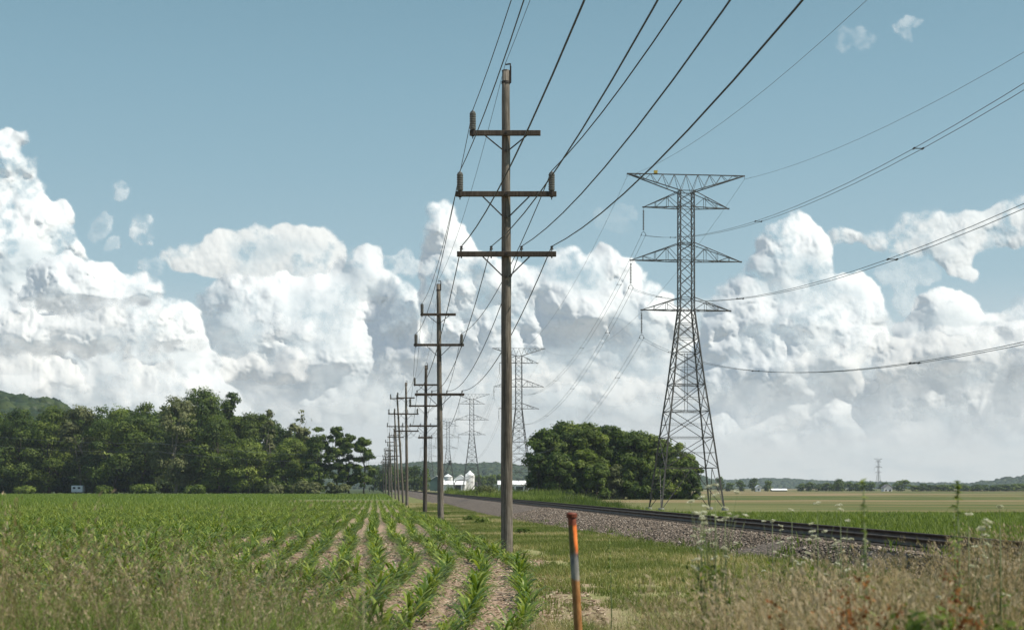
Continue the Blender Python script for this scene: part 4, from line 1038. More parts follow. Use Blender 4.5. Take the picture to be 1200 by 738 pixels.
# ------------------------------------------------------------------ grasses
def blade(rs, h, w, seg=2, bend=0.5, tint=0.5):
    V, F, T = [], [], []; p = np.zeros(3); a = rs.rand()*6.28; e = math.radians(rs.uniform(70, 90)); s_ = np.array([-math.sin(a), math.cos(a), 0])
    for q in range(seg+1):
        t = q/seg; ww = w*(1-t*0.9); V += [p - s_*ww, p + s_*ww]; p = p + np.array([math.cos(a)*math.cos(e), math.sin(a)*math.cos(e), math.sin(e)])*h/seg; e -= bend*rs.uniform(0.5, 1.2)
    for q in range(seg): F.append((2*q, 2*q+1, 2*q+3, 2*q+2)); T.append(tint)
    return np.array(V), np.array(F), np.array(T)
def merge(parts):
    Vs, Fs, Ts, off = [], [], [], 0
    for V, F, T in parts: Vs.append(V); Fs.append(F+off); Ts.append(T); off += len(V)
    return np.concatenate(Vs), np.concatenate(Fs), np.concatenate(Ts)
def tuft(rs, h, n, w, spread, tints, bend=0.5, seg=2):
    out = []
    for _ in range(n):
        V, F, T = blade(rs, h*rs.uniform(0.5, 1.15), w, seg, bend, np.clip(rs.uniform(*tints), 0, 1)); V = V + np.array([rs.normal()*spread, rs.normal()*spread, 0]); out.append((V, F, T))
    return merge(out)
# verge: short grass
tv = [tuft(rs, 0.07, 7, 0.0055, 0.05, tt) for tt in ((0.05,0.45),(0.2,0.6),(0.3,0.75),(0.6,1.0),(0.1,0.5),(0.4,0.9))]
n = 105000; Y = 9 + 150*rs.rand(n)**1.6; eu = edge_u(Y); fu = foot_u(Y); u = eu - 0.1 + (fu + 0.5 - eu)*rs.rand(n); X = u - SL*Y
dens = fbm(X+100, Y+100, 1.6, 4, 21); yel = fbm(X+500, Y+500, 3.5, 3, 22)
bare = (np.abs(u-eu-0.6) < 0.5) & (Y < 38) & (dens + 0.1*np.sin(X*9) < 0.45)
keep = (dens + rs.normal(0,0.09,n) > 0.33) & ~bare & (rs.rand(n) < 1.25-0.8*sst(u-fu, -1.3, 0.4)) & (X < 0.40*Y+1); X, Y, dens, yel = X[keep], Y[keep], dens[keep], yel[keep]; n = len(X)
wh = np.clip(((yel-0.3)/0.4*6 + rs.normal(0, 1.3, n)), 0, 5.99).astype(int); wh = np.array([0,4,1,2,5,3])[wh]
V, F, T = scatter(tv, X, Y, zg(X, Y)-0.01, (0.75+0.8*rs.rand(n))*(0.8+Y/60), rs.rand(n)*6.28, wh)
tag(mesh_np('verge_grass', V, F, MAT['grass'], attrs={'tint': ('FACE', T)}), 'short patchy yellow green grass between the corn and the ballast', 'grass', kind='stuff')
# weeds in the gravel foot and along the verge
tv = [tuft(rs, 0.22, 12, 0.012, 0.07, (0.0,0.6), 0.8) for _ in range(4)]
n = 420; Y = 18 + 70*rs.rand(n)**1.3; u = foot_u(Y) + rs.normal(0, 0.55, n); X = u - SL*Y; zz = np.maximum(zg(X, Y), np.where(u > foot_u(Y), bed_z(u, Y), -9))
V, F, T = scatter(tv, X, Y, zz, 0.5+0.9*rs.rand(n)**2, rs.rand(n)*6.28, rs.randint(0,4,n))
tag(mesh_np('gravel_weeds', V, F, MAT['grass_green'], attrs={'tint': ('FACE', T)}), 'scattered green weeds along the foot of the ballast', 'weeds', kind='stuff')
# tall weeds beyond the track
tv = [tuft(rs, 1.0, 9, 0.03, 0.22, tt, 0.35) for tt in ((0.0,0.5),(0.2,0.7),(0.4,0.9),(0.7,1.0))]
n = 15000; Y = 62 + 250*rs.rand(n)**1.2; u = 16.0 + rs.rand(n)**1.3*np.interp(Y, [60,110,330], [5,12,17]); X = u - SL*Y; pt = fbm(X+50, Y+50, 7, 3, 31)
keep = (pt > 0.36) & ((Y > 160) | (rs.rand(n) < 0.35)); X, Y, pt, u = X[keep], Y[keep], pt[keep], u[keep]; n = len(X)
hh = np.interp(Y, [60, 150, 180, 330], [0.25, 0.35, 0.9, 1.3])*(0.55+0.9*(pt-0.3)/0.35)
V, F, T = scatter(tv, X, Y, zg(X, Y), hh*rs.uniform(0.7,1.2,n), rs.rand(n)*6.28, np.clip(((fbm(X+9, Y+70, 14, 3, 33)-0.32)/0.36*4 + rs.normal(0,.6,n)), 0, 3.99).astype(int))
tag(mesh_np('trackside_weeds', V, F, MAT['grass_green'], attrs={'tint': ('FACE', T)}), 'tall green weeds growing beyond the railway track', 'weeds', kind='stuff')
# green crop strip near, right field
tv = [tuft(rs, 0.26, 6, 0.02, 0.12, tt, 0.5) for tt in ((0.1,0.5),(0.3,0.8),(0.5,1.0))]
n = 30000; Y = 38 + 90*rs.rand(n)**0.9; X = (0.10 + 0.28*rs.rand(n))*Y; u = X + SL*Y; keep = u > 17; X, Y, u = X[keep], Y[keep], u[keep]; n = len(X)
V, F, T = scatter(tv, X, Y, zg(X, Y), np.exp(rs.normal(0,.25,n)), rs.rand(n)*6.28, rs.randint(0,3,n))
tag(mesh_np('green_crop', V, F, MAT['grass_green'], attrs={'tint': ('FACE', T*0.9)}), 'bright green low crop strip beyond the rails on the right', 'crop', kind='stuff')

# foreground seed grass
def stalk(rs, h, seed=True, tint=(0.4,0.9), head=0.16, lean=0.25, w=0.0022, dense=18, hs=0.0065):
    V, F, T = blade(rs, h, w, 4, lean*0.35, rs.uniform(*tint)); parts = [(V, F, T)]
    c = (V[0::2] + V[1::2])/2
    if seed:
        top = c[-1]; d = unit(c[-1]-c[-2]); k = dense; P = top[None] - d[None]*(rs.rand(k,1)*head*h) + rs.normal(size=(k,3))*0.010*h
        t_ = unit(d[None] + rs.normal(size=(k,3))*0.35); b_ = unit(np.cross(t_, rs.normal(size=(k,3)))); q_ = (rs.uniform(0.6, 1.5, k)*hs)[:,None]
        Vq = np.stack([P - t_*q_, P - b_*q_*0.22, P + t_*q_, P + b_*q_*0.22], 1).reshape(-1,3); Fq = np.arange(k*4).reshape(k,4); parts.append((Vq, Fq, np.clip(rs.uniform(tint[0]+0.1, tint[1]+0.1, k), 0, 1)))
    for _ in range(2):
        Vb, Fb, Tb = blade(rs, h*rs.uniform(0.3, 0.6), 0.0045, 4, 0.45, rs.uniform(0, tint[0]+0.15)); parts.append((Vb, Fb, Tb))
    return merge(parts)
def field_of(variants, n, fx, mat, name, label, hmul, keep=None):
    X, Y = fx(n); n = len(X); Z = np.minimum(zg(X, Y), 0.1)
    V, F, T = scatter(variants, X, Y, Z, hmul(X, Y)*rs.uniform(0.62, 1.15, n), rs.rand(n)*6.28, rs.randint(0, len(variants), n), (fbm(X*1.6+40, Y*0.8+40, 0.7, 3, 91)-0.5)*1.5 + rs.normal(0, 0.13, n))
    tag(mesh_np(name, V, F, MAT[mat], attrs={'tint': ('FACE', T)}), label, 'grass', kind='stuff')
sv_dry = [stalk(rs, 1.0, True, (0.35,0.95), 0.2, 0.3, hs=0.010) for _ in range(14)]
sv_brome = [stalk(rs, 1.0, True, (0.25,0.8), 0.24, 0.45, dense=26, hs=0.0085) for _ in range(14)]
sv_green = [tuft(rs, 0.62, 6, 0.006, 0.04, (0.1,0.8), 0.35, 4) for _ in range(10)]
# right: dense dry stand, thinning to the left
def fr_(n):
    Y = 4.6 + 8.5*rs.rand(n)**0.9; a = 0.06 + 0.34*rs.rand(n)**0.75; X = a*Y
    cl = fbm(X*1.0+30, Y+30, 0.9, 3, 41); k = (rs.rand(n) < sst(a, 0.02, 0.20)*1.1 + 0.05) & (cl + rs.normal(0,.03,n) > 0.42); return X[k], Y[k]
def hr(X, Y):
    a = X/Y; want = np.interp(a, [0.03, 0.08, 0.14, 0.20, 0.28, 0.33, 0.37], [735, 716, 696, 674, 660, 646, 614])   # photo row the tops reach
    top = EYE - (want-HY)/FPX*Y; return np.clip(top, 0.25, 1.25)
field_of(sv_dry, 7500, fr_, 'dry', 'dry_grass', 'tall dry tan seeding grass filling the lower right foreground', hr)
field_of(sv_green, 14000, fr_, 'grass', 'foreground_grass', 'yellow green blades among the dry grass at lower right', lambda X, Y: hr(X, Y)*1.05)
# left: green grass with pinkish seed heads
def flc_(n):
    X, Y = fl_(n); k = fbm(X+20, Y*0.5+20, 0.8, 2, 45) > 0.47; return X[k], Y[k]
def fl_(n):
    Y = 5.6 + 8.5*rs.rand(n); a = -0.38 + 0.42*rs.rand(n); X = a*Y
    cl = fbm(X+60, Y+60, 1.0, 3, 43); k = (rs.rand(n) < np.interp(a, [-0.38,-0.2,-0.12,-0.04,0.04], [1,1,0.8,0.10,0.03])) & (cl > 0.34); return X[k], Y[k]
def hl(X, Y):
    a = X/Y; want = np.interp(a, [-0.37, -0.30, -0.22, -0.17, -0.12, -0.06, 0.0], [655, 662, 655, 664, 684, 716, 735])
    top = EYE - (want-HY)/FPX*Y; return np.clip(top, 0.2, 1.2)
field_of(sv_brome, 2200, flc_, 'dry', 'brome_grass', 'pinkish seeding grass heads over the lower left foreground', lambda X, Y: hl(X, Y)*rs.uniform(0.95, 1.2, len(X)))
field_of(sv_green, 17000, fl_, 'grass_green', 'foreground_grass', 'tall green grass blades in the lower left foreground', lambda X, Y: hl(X, Y)*1.25)
def ft_(n):
    Y = 5.5 + 4.5*rs.rand(n); a = -0.375 + 0.30*rs.rand(n)**1.5; return a*Y, Y
field_of(sv_brome, 420, ft_, 'dry', 'brome_grass', 'few taller pinkish seed heads nodding above the grass at the far left', lambda X, Y: EYE - (np.interp(X/Y, [-0.37,-0.33,-0.28,-0.2,-0.1], [588, 602, 615, 640, 680]) + rs.uniform(0, 28, len(X)) - HY)/FPX*Y)
# middle: low mixed grass along the bottom
def fm_(n):
    Y = 8.6 + 8*rs.rand(n); a = -0.08 + 0.34*rs.rand(n); X = a*Y; cl = fbm(X+90, Y+90, 1.2, 3, 47); k = (cl > 0.40) & ((X + SL*Y > edge_u(Y)-0.2) | (Y < 13)); return X[k], Y[k]
field_of(sv_green, 6000, fm_, 'grass', 'foreground_grass', 'patchy low grass around the foot of the marker post', lambda X, Y: 0.32 + 0.25*fbm(X+7, Y+7, 1.3, 3, 48)*np.interp(X/Y, [0,0.2], [0.8,1.6]))
field_of(sv_dry, 2600, fm_, 'dry', 'dry_grass', 'thin dry seed stalks around the foot of the marker post', lambda X, Y: 0.36 + 0.3*fbm(X+7, Y+7, 1.3, 3, 48)*np.interp(X/Y, [0,0.2], [0.8,1.6]))
# rusty dock clumps at the lower right and dark leaves
def dock(rs, h, n):
    parts = []
    for _ in range(n):
        a = rs.rand()*6.28; r = rs.rand()*0.2; V, F, T = blade(rs, h*rs.uniform(.75,1.02), 0.004, 4, 0.08, 0.3); V = V + np.array([r*math.cos(a), r*math.sin(a), 0]); parts.append((V,F,T))
        c = V[-1]; k = 110; t = rs.rand(k,1); P = V[-1][None]*(1-t*0.45) + V[0][None]*t*0.45 + rs.normal(size=(k,3))*0.014; Vq, Fq = leaf_quads(P, unit(rs.normal(size=(k,3))), rs.uniform(0.006,0.014,k), rs, 0.7); parts.append((Vq,Fq,rs.rand(k)))
    return merge(parts)
for i, (px, topy, Y, h_, lb) in enumerate([(1150,694,4.5,0,'rusty orange dock clump at the lower right corner'),(1128,706,4.4,0,'rusty orange dock clump just left of the one in the corner'),(1065,636,6.2,0,'thin rust coloured seed clump standing in the dry grass below the rails'),(1032,684,4.7,0,'low rust brown seed clump at the bottom right, left of the dark leaves'),(1022,668,5.2,0,'rust brown seed clump beside the dark leaves')]):
    X = (px-HX)/FPX*Y; h = EYE + (HY-topy)/FPX*Y
    V, F, T = dock(rs, h, 22 if i < 2 else 7); o = mesh_np('dock_plant', V, F, MAT['rust_weed'], attrs={'tint': ('FACE', T)}); o.location = (X, Y, 0); tag(o, lb, 'weed', 'rusty docks in the foreground grass')
for i, (px, topy, Y, r_, lb) in enumerate([(1085,706,5.0,0.13,'dark broad leaved weed clump at the bottom right'),(1188,716,4.9,0.14,'dark leafy weed in the lower right corner'),(1010,722,5.1,0.10,'small dark leafy weed at the bottom left of the dark clump')]):
    X = (px-HX)/FPX*Y; h = EYE + (HY-topy)/FPX*Y; V, F, T, L = crown(rs, h*0.97, r_*1.5, h*0.4, 24, 1500, 0.017, 0.2, (0.45,0.65)); 
    o = mesh_np('leafy_weed', V, F, MAT['leaf_dark'], attrs={'tint': ('FACE', T)}); o.location = (X, Y, 0); tag(o, lb, 'weed', 'dark leafy weeds in the foreground')
# flowering umbels
def umbel_plant(px, topy, Y, nh, spread, lb, hs=0.022, z0=None):
    X = (px-HX)/FPX*Y; z0 = float(zg(X, Y)) if z0 is None else z0; h = EYE + (HY-topy)/FPX*Y - z0; root = empty('flowering_weed', (X, Y, z0))
    mb = MB(); heads = []
    mb.tube([(0,0,-0.05), (0.01,0,h*0.5), (0.0,0,h*0.95)], [0.005, 0.004, 0.002], 5)
    for k in range(nh):
        a = rs.rand()*6.28; r = spread*rs.uniform(0.3, 1.0); zt = h*(1.0 - 0.32*rs.rand()) if k else h; e = Vector((r*math.cos(a), r*math.sin(a)*0.7, zt)) if k else Vector((0,0,h))
        mb.tube([(0,0,h*(0.42+0.3*rs.rand())), (e.x*0.6, e.y*0.6, zt*0.86), e], [0.0025,0.002,0.0012], 4); heads.append(e)
    mb.build('stem', MAT['leafstem'], root, True)
    for e in heads:
        k = 60; a = rs.rand(k)*6.28; r = np.sqrt(rs.rand(k))*hs*rs.uniform(0.6,1.2); tl_ = rs.normal(0,0.35); P = np.stack([e.x + r*np.cos(a), e.y + r*np.sin(a), e.z + 0.02 - r*r*5 + tl_*r*np.cos(a) + rs.normal(0,.003,k)], -1)
        V, F = leaf_quads(P, unit(np.stack([rs.normal(0,.4,k), rs.normal(0,.4,k), np.ones(k)], -1)), rs.uniform(0.004,0.008,k), rs, 0.9)
        mesh_np('flower_head', V, F, MAT['flower'], root, attrs={'tint': ('FACE', rs.rand(k))})
    k = 160; t = rs.rand(k); P = np.stack([rs.normal(0, spread*0.5, k), rs.normal(0, spread*0.4, k), h*(0.15+0.6*t)], -1); V, F = leaf_quads(P, unit(rs.normal(size=(k,3))), rs.uniform(0.012,0.03,k), rs, 0.35)
    mesh_np('leaves', V, F, MAT['grass_green'], root, attrs={'tint': ('FACE', rs.rand(k)*0.7)})
    tag(root, lb, 'flowering weed', 'white flowering weeds in the foreground')
MAT['leafstem'] = simple('green_stem', (0.10,0.13,0.045), 0.6)
for px, ty, Y, nh, sp, lb in [(838,572,7.5,16,0.17,'blurred pale flowering weed standing before the right legs of the big lattice tower'),(822,586,8.5,14,0.13,'blurred pale flowering weed just left of the lattice tower right legs'),(850,598,9.5,6,0.14,'low pale flowering weed behind the rails, right of the tower legs'),
    (958,592,9.5,14,0.22,'white flat-topped flowering weed left of the middle of the green strip'),(985,600,9.0,13,0.20,'white flat-topped flowering weed over the rails'),(928,600,11,8,0.22,'white flowering weed at the left start of the green strip'),(1172,598,7.0,8,0.18,'pale flowering weed near the right edge of the picture'),(1135,606,8.0,7,0.2,'pale flowering weed just right of the tall leafy shoot'),
    (905,612,12,7,0.25,'white flowering weed low over the rails')]:
    umbel_plant(px, ty, Y, nh, sp, lb)
for i, (px, ty, Y) in enumerate([(672,575,150),(690,573,155),(705,578,140),(722,579,135),(660,580,140),(738,584,128)]):
    umbel_plant(px, ty, Y, 12, 1.1, ['whitish flowering weed at the left of the clump before the grove','tall whitish flowering weed in the middle of the clump before the grove','whitish flowering weed beyond the rails, right of the tall one','low whitish flowering weed right of the clump before the grove','low whitish flowering weed left of the clump before the grove','last whitish flowering weed left of the big lattice tower'][i], hs=0.35)
# tall leafy shoots
def shoot(px, topy, Y, lb, w=0.1, leaves=70):
    X = (px-HX)/FPX*Y; h = EYE + (HY-topy)/FPX*Y; root = empty('tall_weed', (X, Y, 0.0)); mb = MB(); mb.tube([(0,0,-0.05), (0.02,0,h*0.5), (0.0,0,h)], [0.007,0.006,0.003], 6); mb.build('stem', MAT['leafstem'], root, True)
    t = rs.rand(leaves)**0.6; a = rs.rand(leaves)*6.28; r = rs.rand(leaves)*w*(1.15-t); P = np.stack([r*np.cos(a), r*np.sin(a), h*(0.55+0.47*t)], -1)
    V, F = leaf_quads(P, unit(np.stack([np.cos(a)*.5, np.sin(a)*.5, np.ones(leaves)], -1)), rs.uniform(0.012,0.026,leaves), rs, 0.45)
    mesh_np('leaves', V, F, MAT['grass_green'], root, attrs={'tint': ('FACE', rs.rand(leaves))}); tag(root, lb, 'weed', 'tall leafy weeds in the foreground')
shoot(1122, 569, 6.5, 'tall green leafy shoot sticking up above the horizon on the right', 0.07, 60)
shoot(1012, 568, 5.5, 'blurred green shoot standing before the green strip', 0.05, 40)
shoot(825, 625, 11, 'thin green weed shoot against the ballast right of the marker post', 0.08, 50)
shoot(714, 630, 12, 'thin dark weed shoot just right of the marker post', 0.05, 40)
shoot(1118, 600, 7.2, 'shorter leafy shoot next to the tallest one on the right', 0.09, 60)
# green plants by the verge
for i, (px, py, w, lb) in enumerate([(520,597,.5,'small green weed at the verge between the second and third poles'),(553,606,.5,'low green weed patch in the verge between the first two poles'),(566,611,.45,'low green weed clump in the verge just left of the nearest pole'),(613,626,.35,'small green weed right of the nearest pole base')]):
    Y = 1667*1.85/(py-571+6); X = (px-HX)/FPX*Y; V, F, T, L = crown(rs, w*0.7, w*0.9, -0.1, 18, 900, 0.06, 0, (0.4,0.6)); V[:,2] = np.maximum(V[:,2], 0); o = mesh_np('verge_weed', V, F, MAT['grass_green'], attrs={'tint': ('FACE', T)}); o.location = (X, Y, float(zg(X, Y))); tag(o, lb, 'weed', 'green weeds on the verge')
# ------------------------------------------------------------------ wooded hills far behind
def hills(name, px0, px1, Yd, skyline, z0, seed, ncrowns, lab, depth=900):
    """a real ridge: ground mesh, plus one mass of wood on it"""
    xs = np.linspace(px0, px1, 90); top = np.interp(xs, [a for a, b in skyline], [b for a, b in skyline])
    hx = (xs-HX)/FPX*Yd; ht = EYE + (HY-top)/FPX*Yd - z0
    dv = np.linspace(-1, 1, 25); prof = np.cos(dv*PI/2)**1.2
    Xg = np.repeat(hx[None], 25, 0); Yg = Yd + dv[:,None]*depth*0.5 + 0*Xg; Zg = z0 - 4 + (ht[None]+4-9)*prof[:,None]
    idx = np.arange(25*90).reshape(25,90); F = np.stack([idx[:-1,:-1], idx[:-1,1:], idx[1:,1:], idx[1:,:-1]], -1).reshape(-1,4)
    o = mesh_np(name, np.stack([Xg,Yg,Zg],-1).reshape(-1,3), F, MAT['hill'], smooth_sh=True); tag(o, kind='structure')
    rs = np.random.RandomState(seed); n = ncrowns; ux = rs.rand(n); dvv = -0.95*rs.rand(n)**0.8; X = np.interp(ux, [0,1], [hx[0], hx[-1]])
    Z = z0 - 4 + (np.interp(X, hx, ht)+4-9)*np.cos(dvv*PI/2)**1.2; Y = Yd + dvv*depth*0.5
    r = rs.uniform(3.5, 8, n)
    ico = []; 
    for ph in (0.35, 1.0): ico += [(math.cos(a)*math.sin(ph+.3), math.sin(a)*math.sin(ph+.3), math.cos(ph+.3)) for a in np.arange(0, 6.28, 6.2832/6)+ph]
    ico = np.array([(0,0,1.0)] + ico + [(math.cos(a)*.85, math.sin(a)*.85, -0.8) for a in np.arange(0, 6.28, 6.2832/6)])
    tri = []
    for k in range(6):
        k2 = (k+1)%6; tri += [(0,1+k,1+k2),(1+k,7+k,1+k2),(1+k2,7+k,7+k2),(7+k,13+k,7+k2),(7+k2,13+k,13+k2)]
    tri = np.array(tri); pv = ico[None]*rs.uniform(0.72, 1.25, (n, len(ico), 1))*r[:,None,None] + np.stack([X, Y, Z + r*0.35], -1)[:,None]
    F = (tri[None] + (np.arange(n)*len(ico))[:,None,None]).reshape(-1,3)
    o = mesh_np('wooded_hillside', pv.reshape(-1,3), F, MAT['hillwood'], attrs={'tint': ('FACE', np.repeat(np.clip(rs.normal(.5,.22,n),0,1), len(tri)))}); tag(o, lab, 'woods', kind='stuff')
m = new_mat('hill_ground'); principled((0.03,0.045,0.02), 0.95); MAT['hill'] = m
MAT['hillwood'] = leaf_mat('hill_foliage', [(0.0, (0.012,0.024,0.008)), (0.5, (0.026,0.044,0.013)), (1.0, (0.05,0.07,0.02))], 0.15, objvar=0.0)
hills('hill', 400, 800, 2300, [(400,548),(440,546),(500,541),(540,544),(580,542),(620,546),(660,550),(800,552)], -2, 1, 7000, 'wooded blue green ridge behind the farm and the far poles')
hills('hill', 780, 1300, 3400, [(780,560),(850,562),(900,560),(960,563),(1040,565),(1120,566),(1300,566)], -3, 2, 6000, 'long low wooded ridge on the right horizon', 1200)
hills('hill', 1090, 1330, 2600, [(1090,568),(1130,566),(1165,560),(1200,556),(1240,551),(1330,548)], -2, 3, 3500, 'wooded hill rising at the right edge of the horizon')
hills('hill', -190, 150, 1000, [(-190,456),(-40,458),(0,460),(25,465),(70,470),(86,476),(110,492),(150,530)], -2, 4, 6000, 'wooded hill above the trees at the far left', 420)
hills('hill', 60, 470, 2600, [(60,556),(200,552),(400,550),(470,549)], -2, 5, 5000, 'faint wooded ridge showing through gaps at the right end of the left wood')

# ------------------------------------------------------------------ farm
MAT['white'] = simple('white_steel', (0.72,0.72,0.70), 0.5, 0.0, 0.06, 0.6)
MAT['roofwhite'] = simple('pale_roof', (0.78,0.78,0.76), 0.5, 0.0, 0.05, 0.5)
MAT['greenwall'] = simple('green_wall', (0.06,0.11,0.09), 0.6, 0.0, 0.1, 0.5)
MAT['dark'] = simple('dark_opening', (0.02,0.02,0.022), 0.6)
MAT['greyroof'] = simple('grey_shingle', (0.16,0.15,0.145), 0.8, 0.0, 0.2, 1)
def gable(name, px0, px1, eave, ridge, base, Y, dy, wall, roof, lab, cat, door=None, windows=0, grp=None, along=True):
    x0 = (px0-HX)/FPX*Y; x1 = (px1-HX)/FPX*Y; s = Y/FPX; hz = (base-eave)*s; rz_ = (base-ridge)*s; zb = EYE + (HY-base)*s; root = empty(name, ((x0+x1)/2, Y, zb)); w = x1-x0
    mb = MB(); mb.box((0, dy/2, hz/2-0.2), (w, dy, hz+0.4))
    if along:  # ridge runs across the view
        for sx in (-1, 1): mb.quad((sx*w/2, 0, hz), (sx*w/2, dy, hz), (sx*w/2, dy/2, rz_), (sx*w/2, dy/2, rz_))
    else:
        for yy in (0, dy): mb.quad((-w/2, yy, hz), (w/2, yy, hz), (0, yy, rz_), (0, yy, rz_))
    mb.build('wall', MAT[wall], root)
    mb = MB(); o_ = 0.4
    if along:
        for yy, sg in ((0, -1), (dy, 1)):
            a = Vector((-w/2-o_, yy+sg*o_, hz-0.1)); b = Vector((w/2+o_, yy+sg*o_, hz-0.1)); c = Vector((w/2+o_, dy/2, rz_+0.05)); d = Vector((-w/2-o_, dy/2, rz_+0.05)); t = Vector((0,0,0.15))
            mb.quad(a, b, c, d); mb.quad(a+t, b+t, c+t, d+t); mb.quad(a, b, b+t, a+t); mb.quad(b, c, c+t, b+t); mb.quad(a, d, d+t, a+t)
    else:
        for sx in (-1, 1):
            a = Vector((sx*(w/2+o_), -o_, hz-0.1)); b = Vector((sx*(w/2+o_), dy+o_, hz-0.1)); c = Vector((0, dy+o_, rz_+0.05)); d = Vector((0, -o_, rz_+0.05)); t = Vector((0,0,0.15))
            mb.quad(a, b, c, d); mb.quad(a+t, b+t, c+t, d+t); mb.quad(a, d, d+t, a+t)
    mb.build('roof', MAT[roof], root)
    for dx, dw, dh in (door or []):
        mb = MB(); mb.box((dx*w, -0.04, dh/2), (dw, 0.06, dh)); mb.build('door', MAT['dark'], root)
    for k in range(windows):
        mb = MB(); mb.box((-w/2 + w*(k+0.5)/windows, -0.04, hz*0.55), (0.9, 0.06, 1.0)); mb.build('window', MAT['dark'], root)
    tag(root, lab, cat, grp)
def grain_bin(px0, px1, eave, peak, base, Y, lab):
    s = Y/FPX; r = (px1-px0)/2*s; x = ((px0+px1)/2-HX)*s; z = EYE + (HY-base)*s; he = (base-eave)*s; hp = (base-peak)*s; root = empty('grain_bin', (x, Y, z))
    mb = MB(); pr = []
    for k in range(int(he/0.4)): pr += [(k*0.4, r), (k*0.4+0.2, r+0.04)]
    pr.append((he, r)); mb.lathe((0,0,0), pr, 28); mb.build('wall', MAT['white'], root, False)
    mb = MB(); mb.lathe((0,0,0), [(he-0.05, r+0.15), (he+0.05, r+0.15), (hp-0.3, 0.5), (hp, 0.45), (hp+0.1, 0.1)], 28); mb.build('roof', MAT['roofwhite'], root)
    mb = MB(); 
    for dx in (-0.25, 0.25): mb.bar((r*0.5+dx, -r*0.9, 0), (r*0.5+dx, -r*0.9, he), 0.06)
    for k in range(int(he/0.5)): mb.bar((r*0.5-0.25, -r*0.9, 0.3+k*0.5), (r*0.5+0.25, -r*0.9, 0.3+k*0.5), 0.05)
    mb.build('ladder', MAT['galv'], root); tag(root, lab, 'grain bin', 'white grain bins of the farm')
YF = 760.0
grain_bin(545.0, 556.2, 556.5, 551.3, 574, YF, 'tall white grain bin with a conical roof at the right of the farm')
grain_bin(519.5, 530.5, 558.5, 555.0, 573, YF+25, 'smaller white grain bin half hidden behind the low sheds')
gable('farm_shed', 532, 547, 562, 556.2, 574, YF-4, 16, 'white', 'roofwhite', 'white farm shed joined to the left of the tall grain bin', 'shed', along=False)
gable('farm_shed', 518, 545, 567.5, 563.5, 574, YF-14, 12, 'white', 'roofwhite', 'long low white farm shed in front of the grain bins', 'shed', door=[(0.2,3,2.6)])
gable('farm_shed', 504, 519, 562.5, 557.5, 574, YF-8, 18, 'greenwall', 'roofwhite', 'green walled shed with a white roof at the left of the farm', 'shed', along=False)
gable('barn', 584, 620.5, 567.5, 563.3, 574, 620, 14, 'white', 'roofwhite', 'long white barn with open bays just right of the nearest pole', 'barn', door=[(-0.38,1.6,1.5),(-0.06,1.6,1.6),(0.18,3.2,1.6),(0.4,1.5,1.5)])
gable('farmhouse', 1036, 1045.5, 571.5, 567.5, 577.5, 880, 7, 'white', 'greyroof', 'small white farmhouse among the dark trees on the right horizon', 'house', door=[(0.2,0.9,1.8)], windows=2, along=False)
gable('small_house', 886.6, 891.5, 571.0, 568.0, 576.5, 885, 5, 'white', 'roofwhite', 'white speck of a small house between the two round distant trees', 'house', windows=1, along=False)
gable('low_shed', 905, 922, 574.0, 572.6, 577, 900, 6, 'greyroof', 'roofwhite', 'low grey farm shed right of the pair of round distant trees', 'shed')
gable('low_shed', 187, 199, 567, 565.5, 574, 425, 5, 'greyroof', 'white', 'long low white shed glimpsed beneath the trees of the left wood', 'shed')
# augers leaning beside the bins
for (a, b, lb) in (((514.0,576),(527.3,541),'tall dark grain auger leaning up to the right, left of the farm bins'), ((551,576),(558,566),'short dark auger leaning at the foot of the tall grain bin')):
    A = at(*a, YF-30); B = at(*b, YF-30); root = empty('grain_auger', A); mb = MB(); mb.tube([(0,0,0), (B-A)*0.5 + Vector((-0.6,0,-0.6)), B-A], 0.22, 8); mb.build('tube', MAT['galv_dark'], root, True)
    mb = MB(); mb.lathe(B-A, [(-1.6,0.5),(-1.2,0.85),(0.5,0.85),(0.9,0.3)], 10); mb.build('spout', MAT['galv_dark'], root); tag(root, lb, 'grain auger', 'grain augers at the farm')
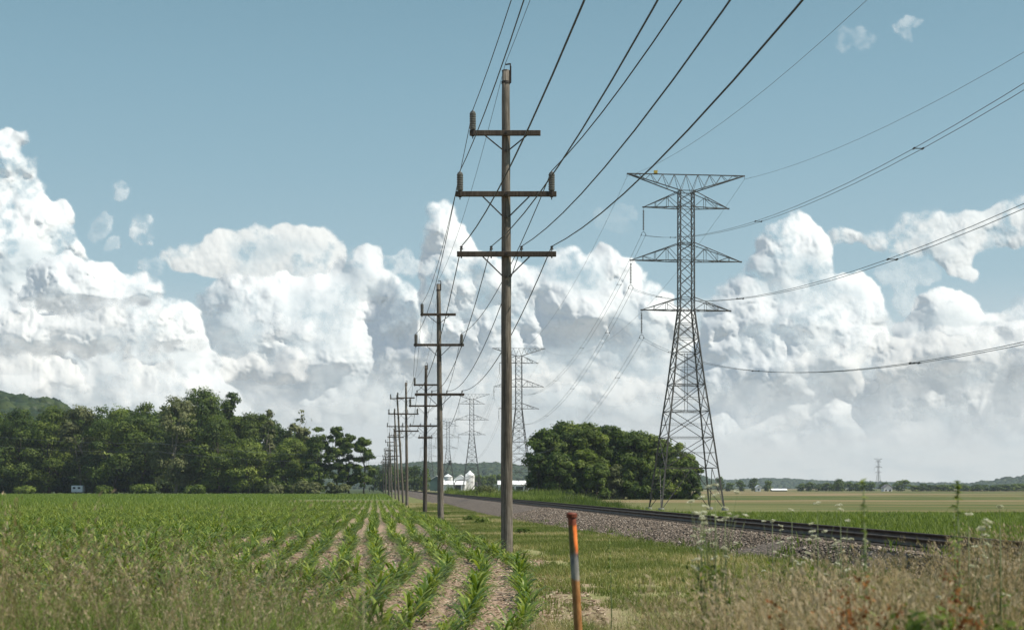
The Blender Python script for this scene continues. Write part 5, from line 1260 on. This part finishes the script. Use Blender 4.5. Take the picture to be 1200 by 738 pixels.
# bent cable pole by the track
A = at(556, 577, 330); root = empty('bent_pipe', A); mb = MB(); pts = [at(x, y, 330)-A for x, y in ((538,579),(532,568),(534,563),(540,562),(545,562))]
mb.tube(pts, 0.12, 6); mb.build('pipe', MAT['galv_dark'], root, True); tag(root, 'dark bent pipe sticking out of the weeds before the farm', 'pipe')
# camper in the wood
A = at(91.5, 575.5, 405); A.z = -0.35; root = empty('camper_trailer', A); mb = MB(); mb.box((0,0,1.6), (3.4,2.2,2.0)); o = mb.build('body', MAT['white'], root); b = o.modifiers.new('bevel','BEVEL'); b.width = 0.3; b.segments = 3
for x in (-0.8, 0.6):
    mb = MB(); mb.box((x,-1.12,1.9), (0.7,0.05,0.5)); mb.build('window', MAT['dark'], root)
for x in (-0.35, 0.45):
    mb = MB(); mb.tube([(x,-1.0,0.35),(x,-1.2,0.35)], 0.35, 12); mb.build('wheel', MAT['dark'], root)
mb = MB(); mb.bar((-1.7,0,0.6), (-2.7,0,0.5), 0.1); mb.build('hitch', MAT['iron'], root); tag(root, 'small white camper trailer parked under the trees of the left wood', 'camper')
# two thin distribution wires in front of the wood, ending at the ninth pole
for k, (py0, py1, lb) in enumerate(((505.5,511,'upper thin wire crossing in front of the left wood'), (517,516,'lower thin wire crossing in front of the left wood'))):
    a = at(-60, py0, 345); b = POLES[8]['b'] + Vector((0,0,-0.4-1.5*k)); 
    mb = MB(); mb.tube(wire_path([a, a.lerp(b,0.5), b], [0.8,0.8], 16), 0.035, 4); tag(mb.build('distribution_wire', MAT['alu'], None, True), lb, 'wire', 'thin wires before the left wood')

# ------------------------------------------------------------------ the air
bmz = MB(); bmz.box((-200, 2080, 74), (7400, 4560, 170)); m = new_mat('haze_air'); v = node('ShaderNodeVolumePrincipled')
v.inputs['Color'].default_value = (0.80,0.90,1.0,1); v.inputs['Density'].default_value = 0.0001; v.inputs['Anisotropy'].default_value = 0.2
out = node('ShaderNodeOutputMaterial'); link(v.outputs[0], out.inputs['Volume'])
hz = bmz.build('haze', m); tag(hz, kind='stuff')
scn.cycles.volume_bounces = 0
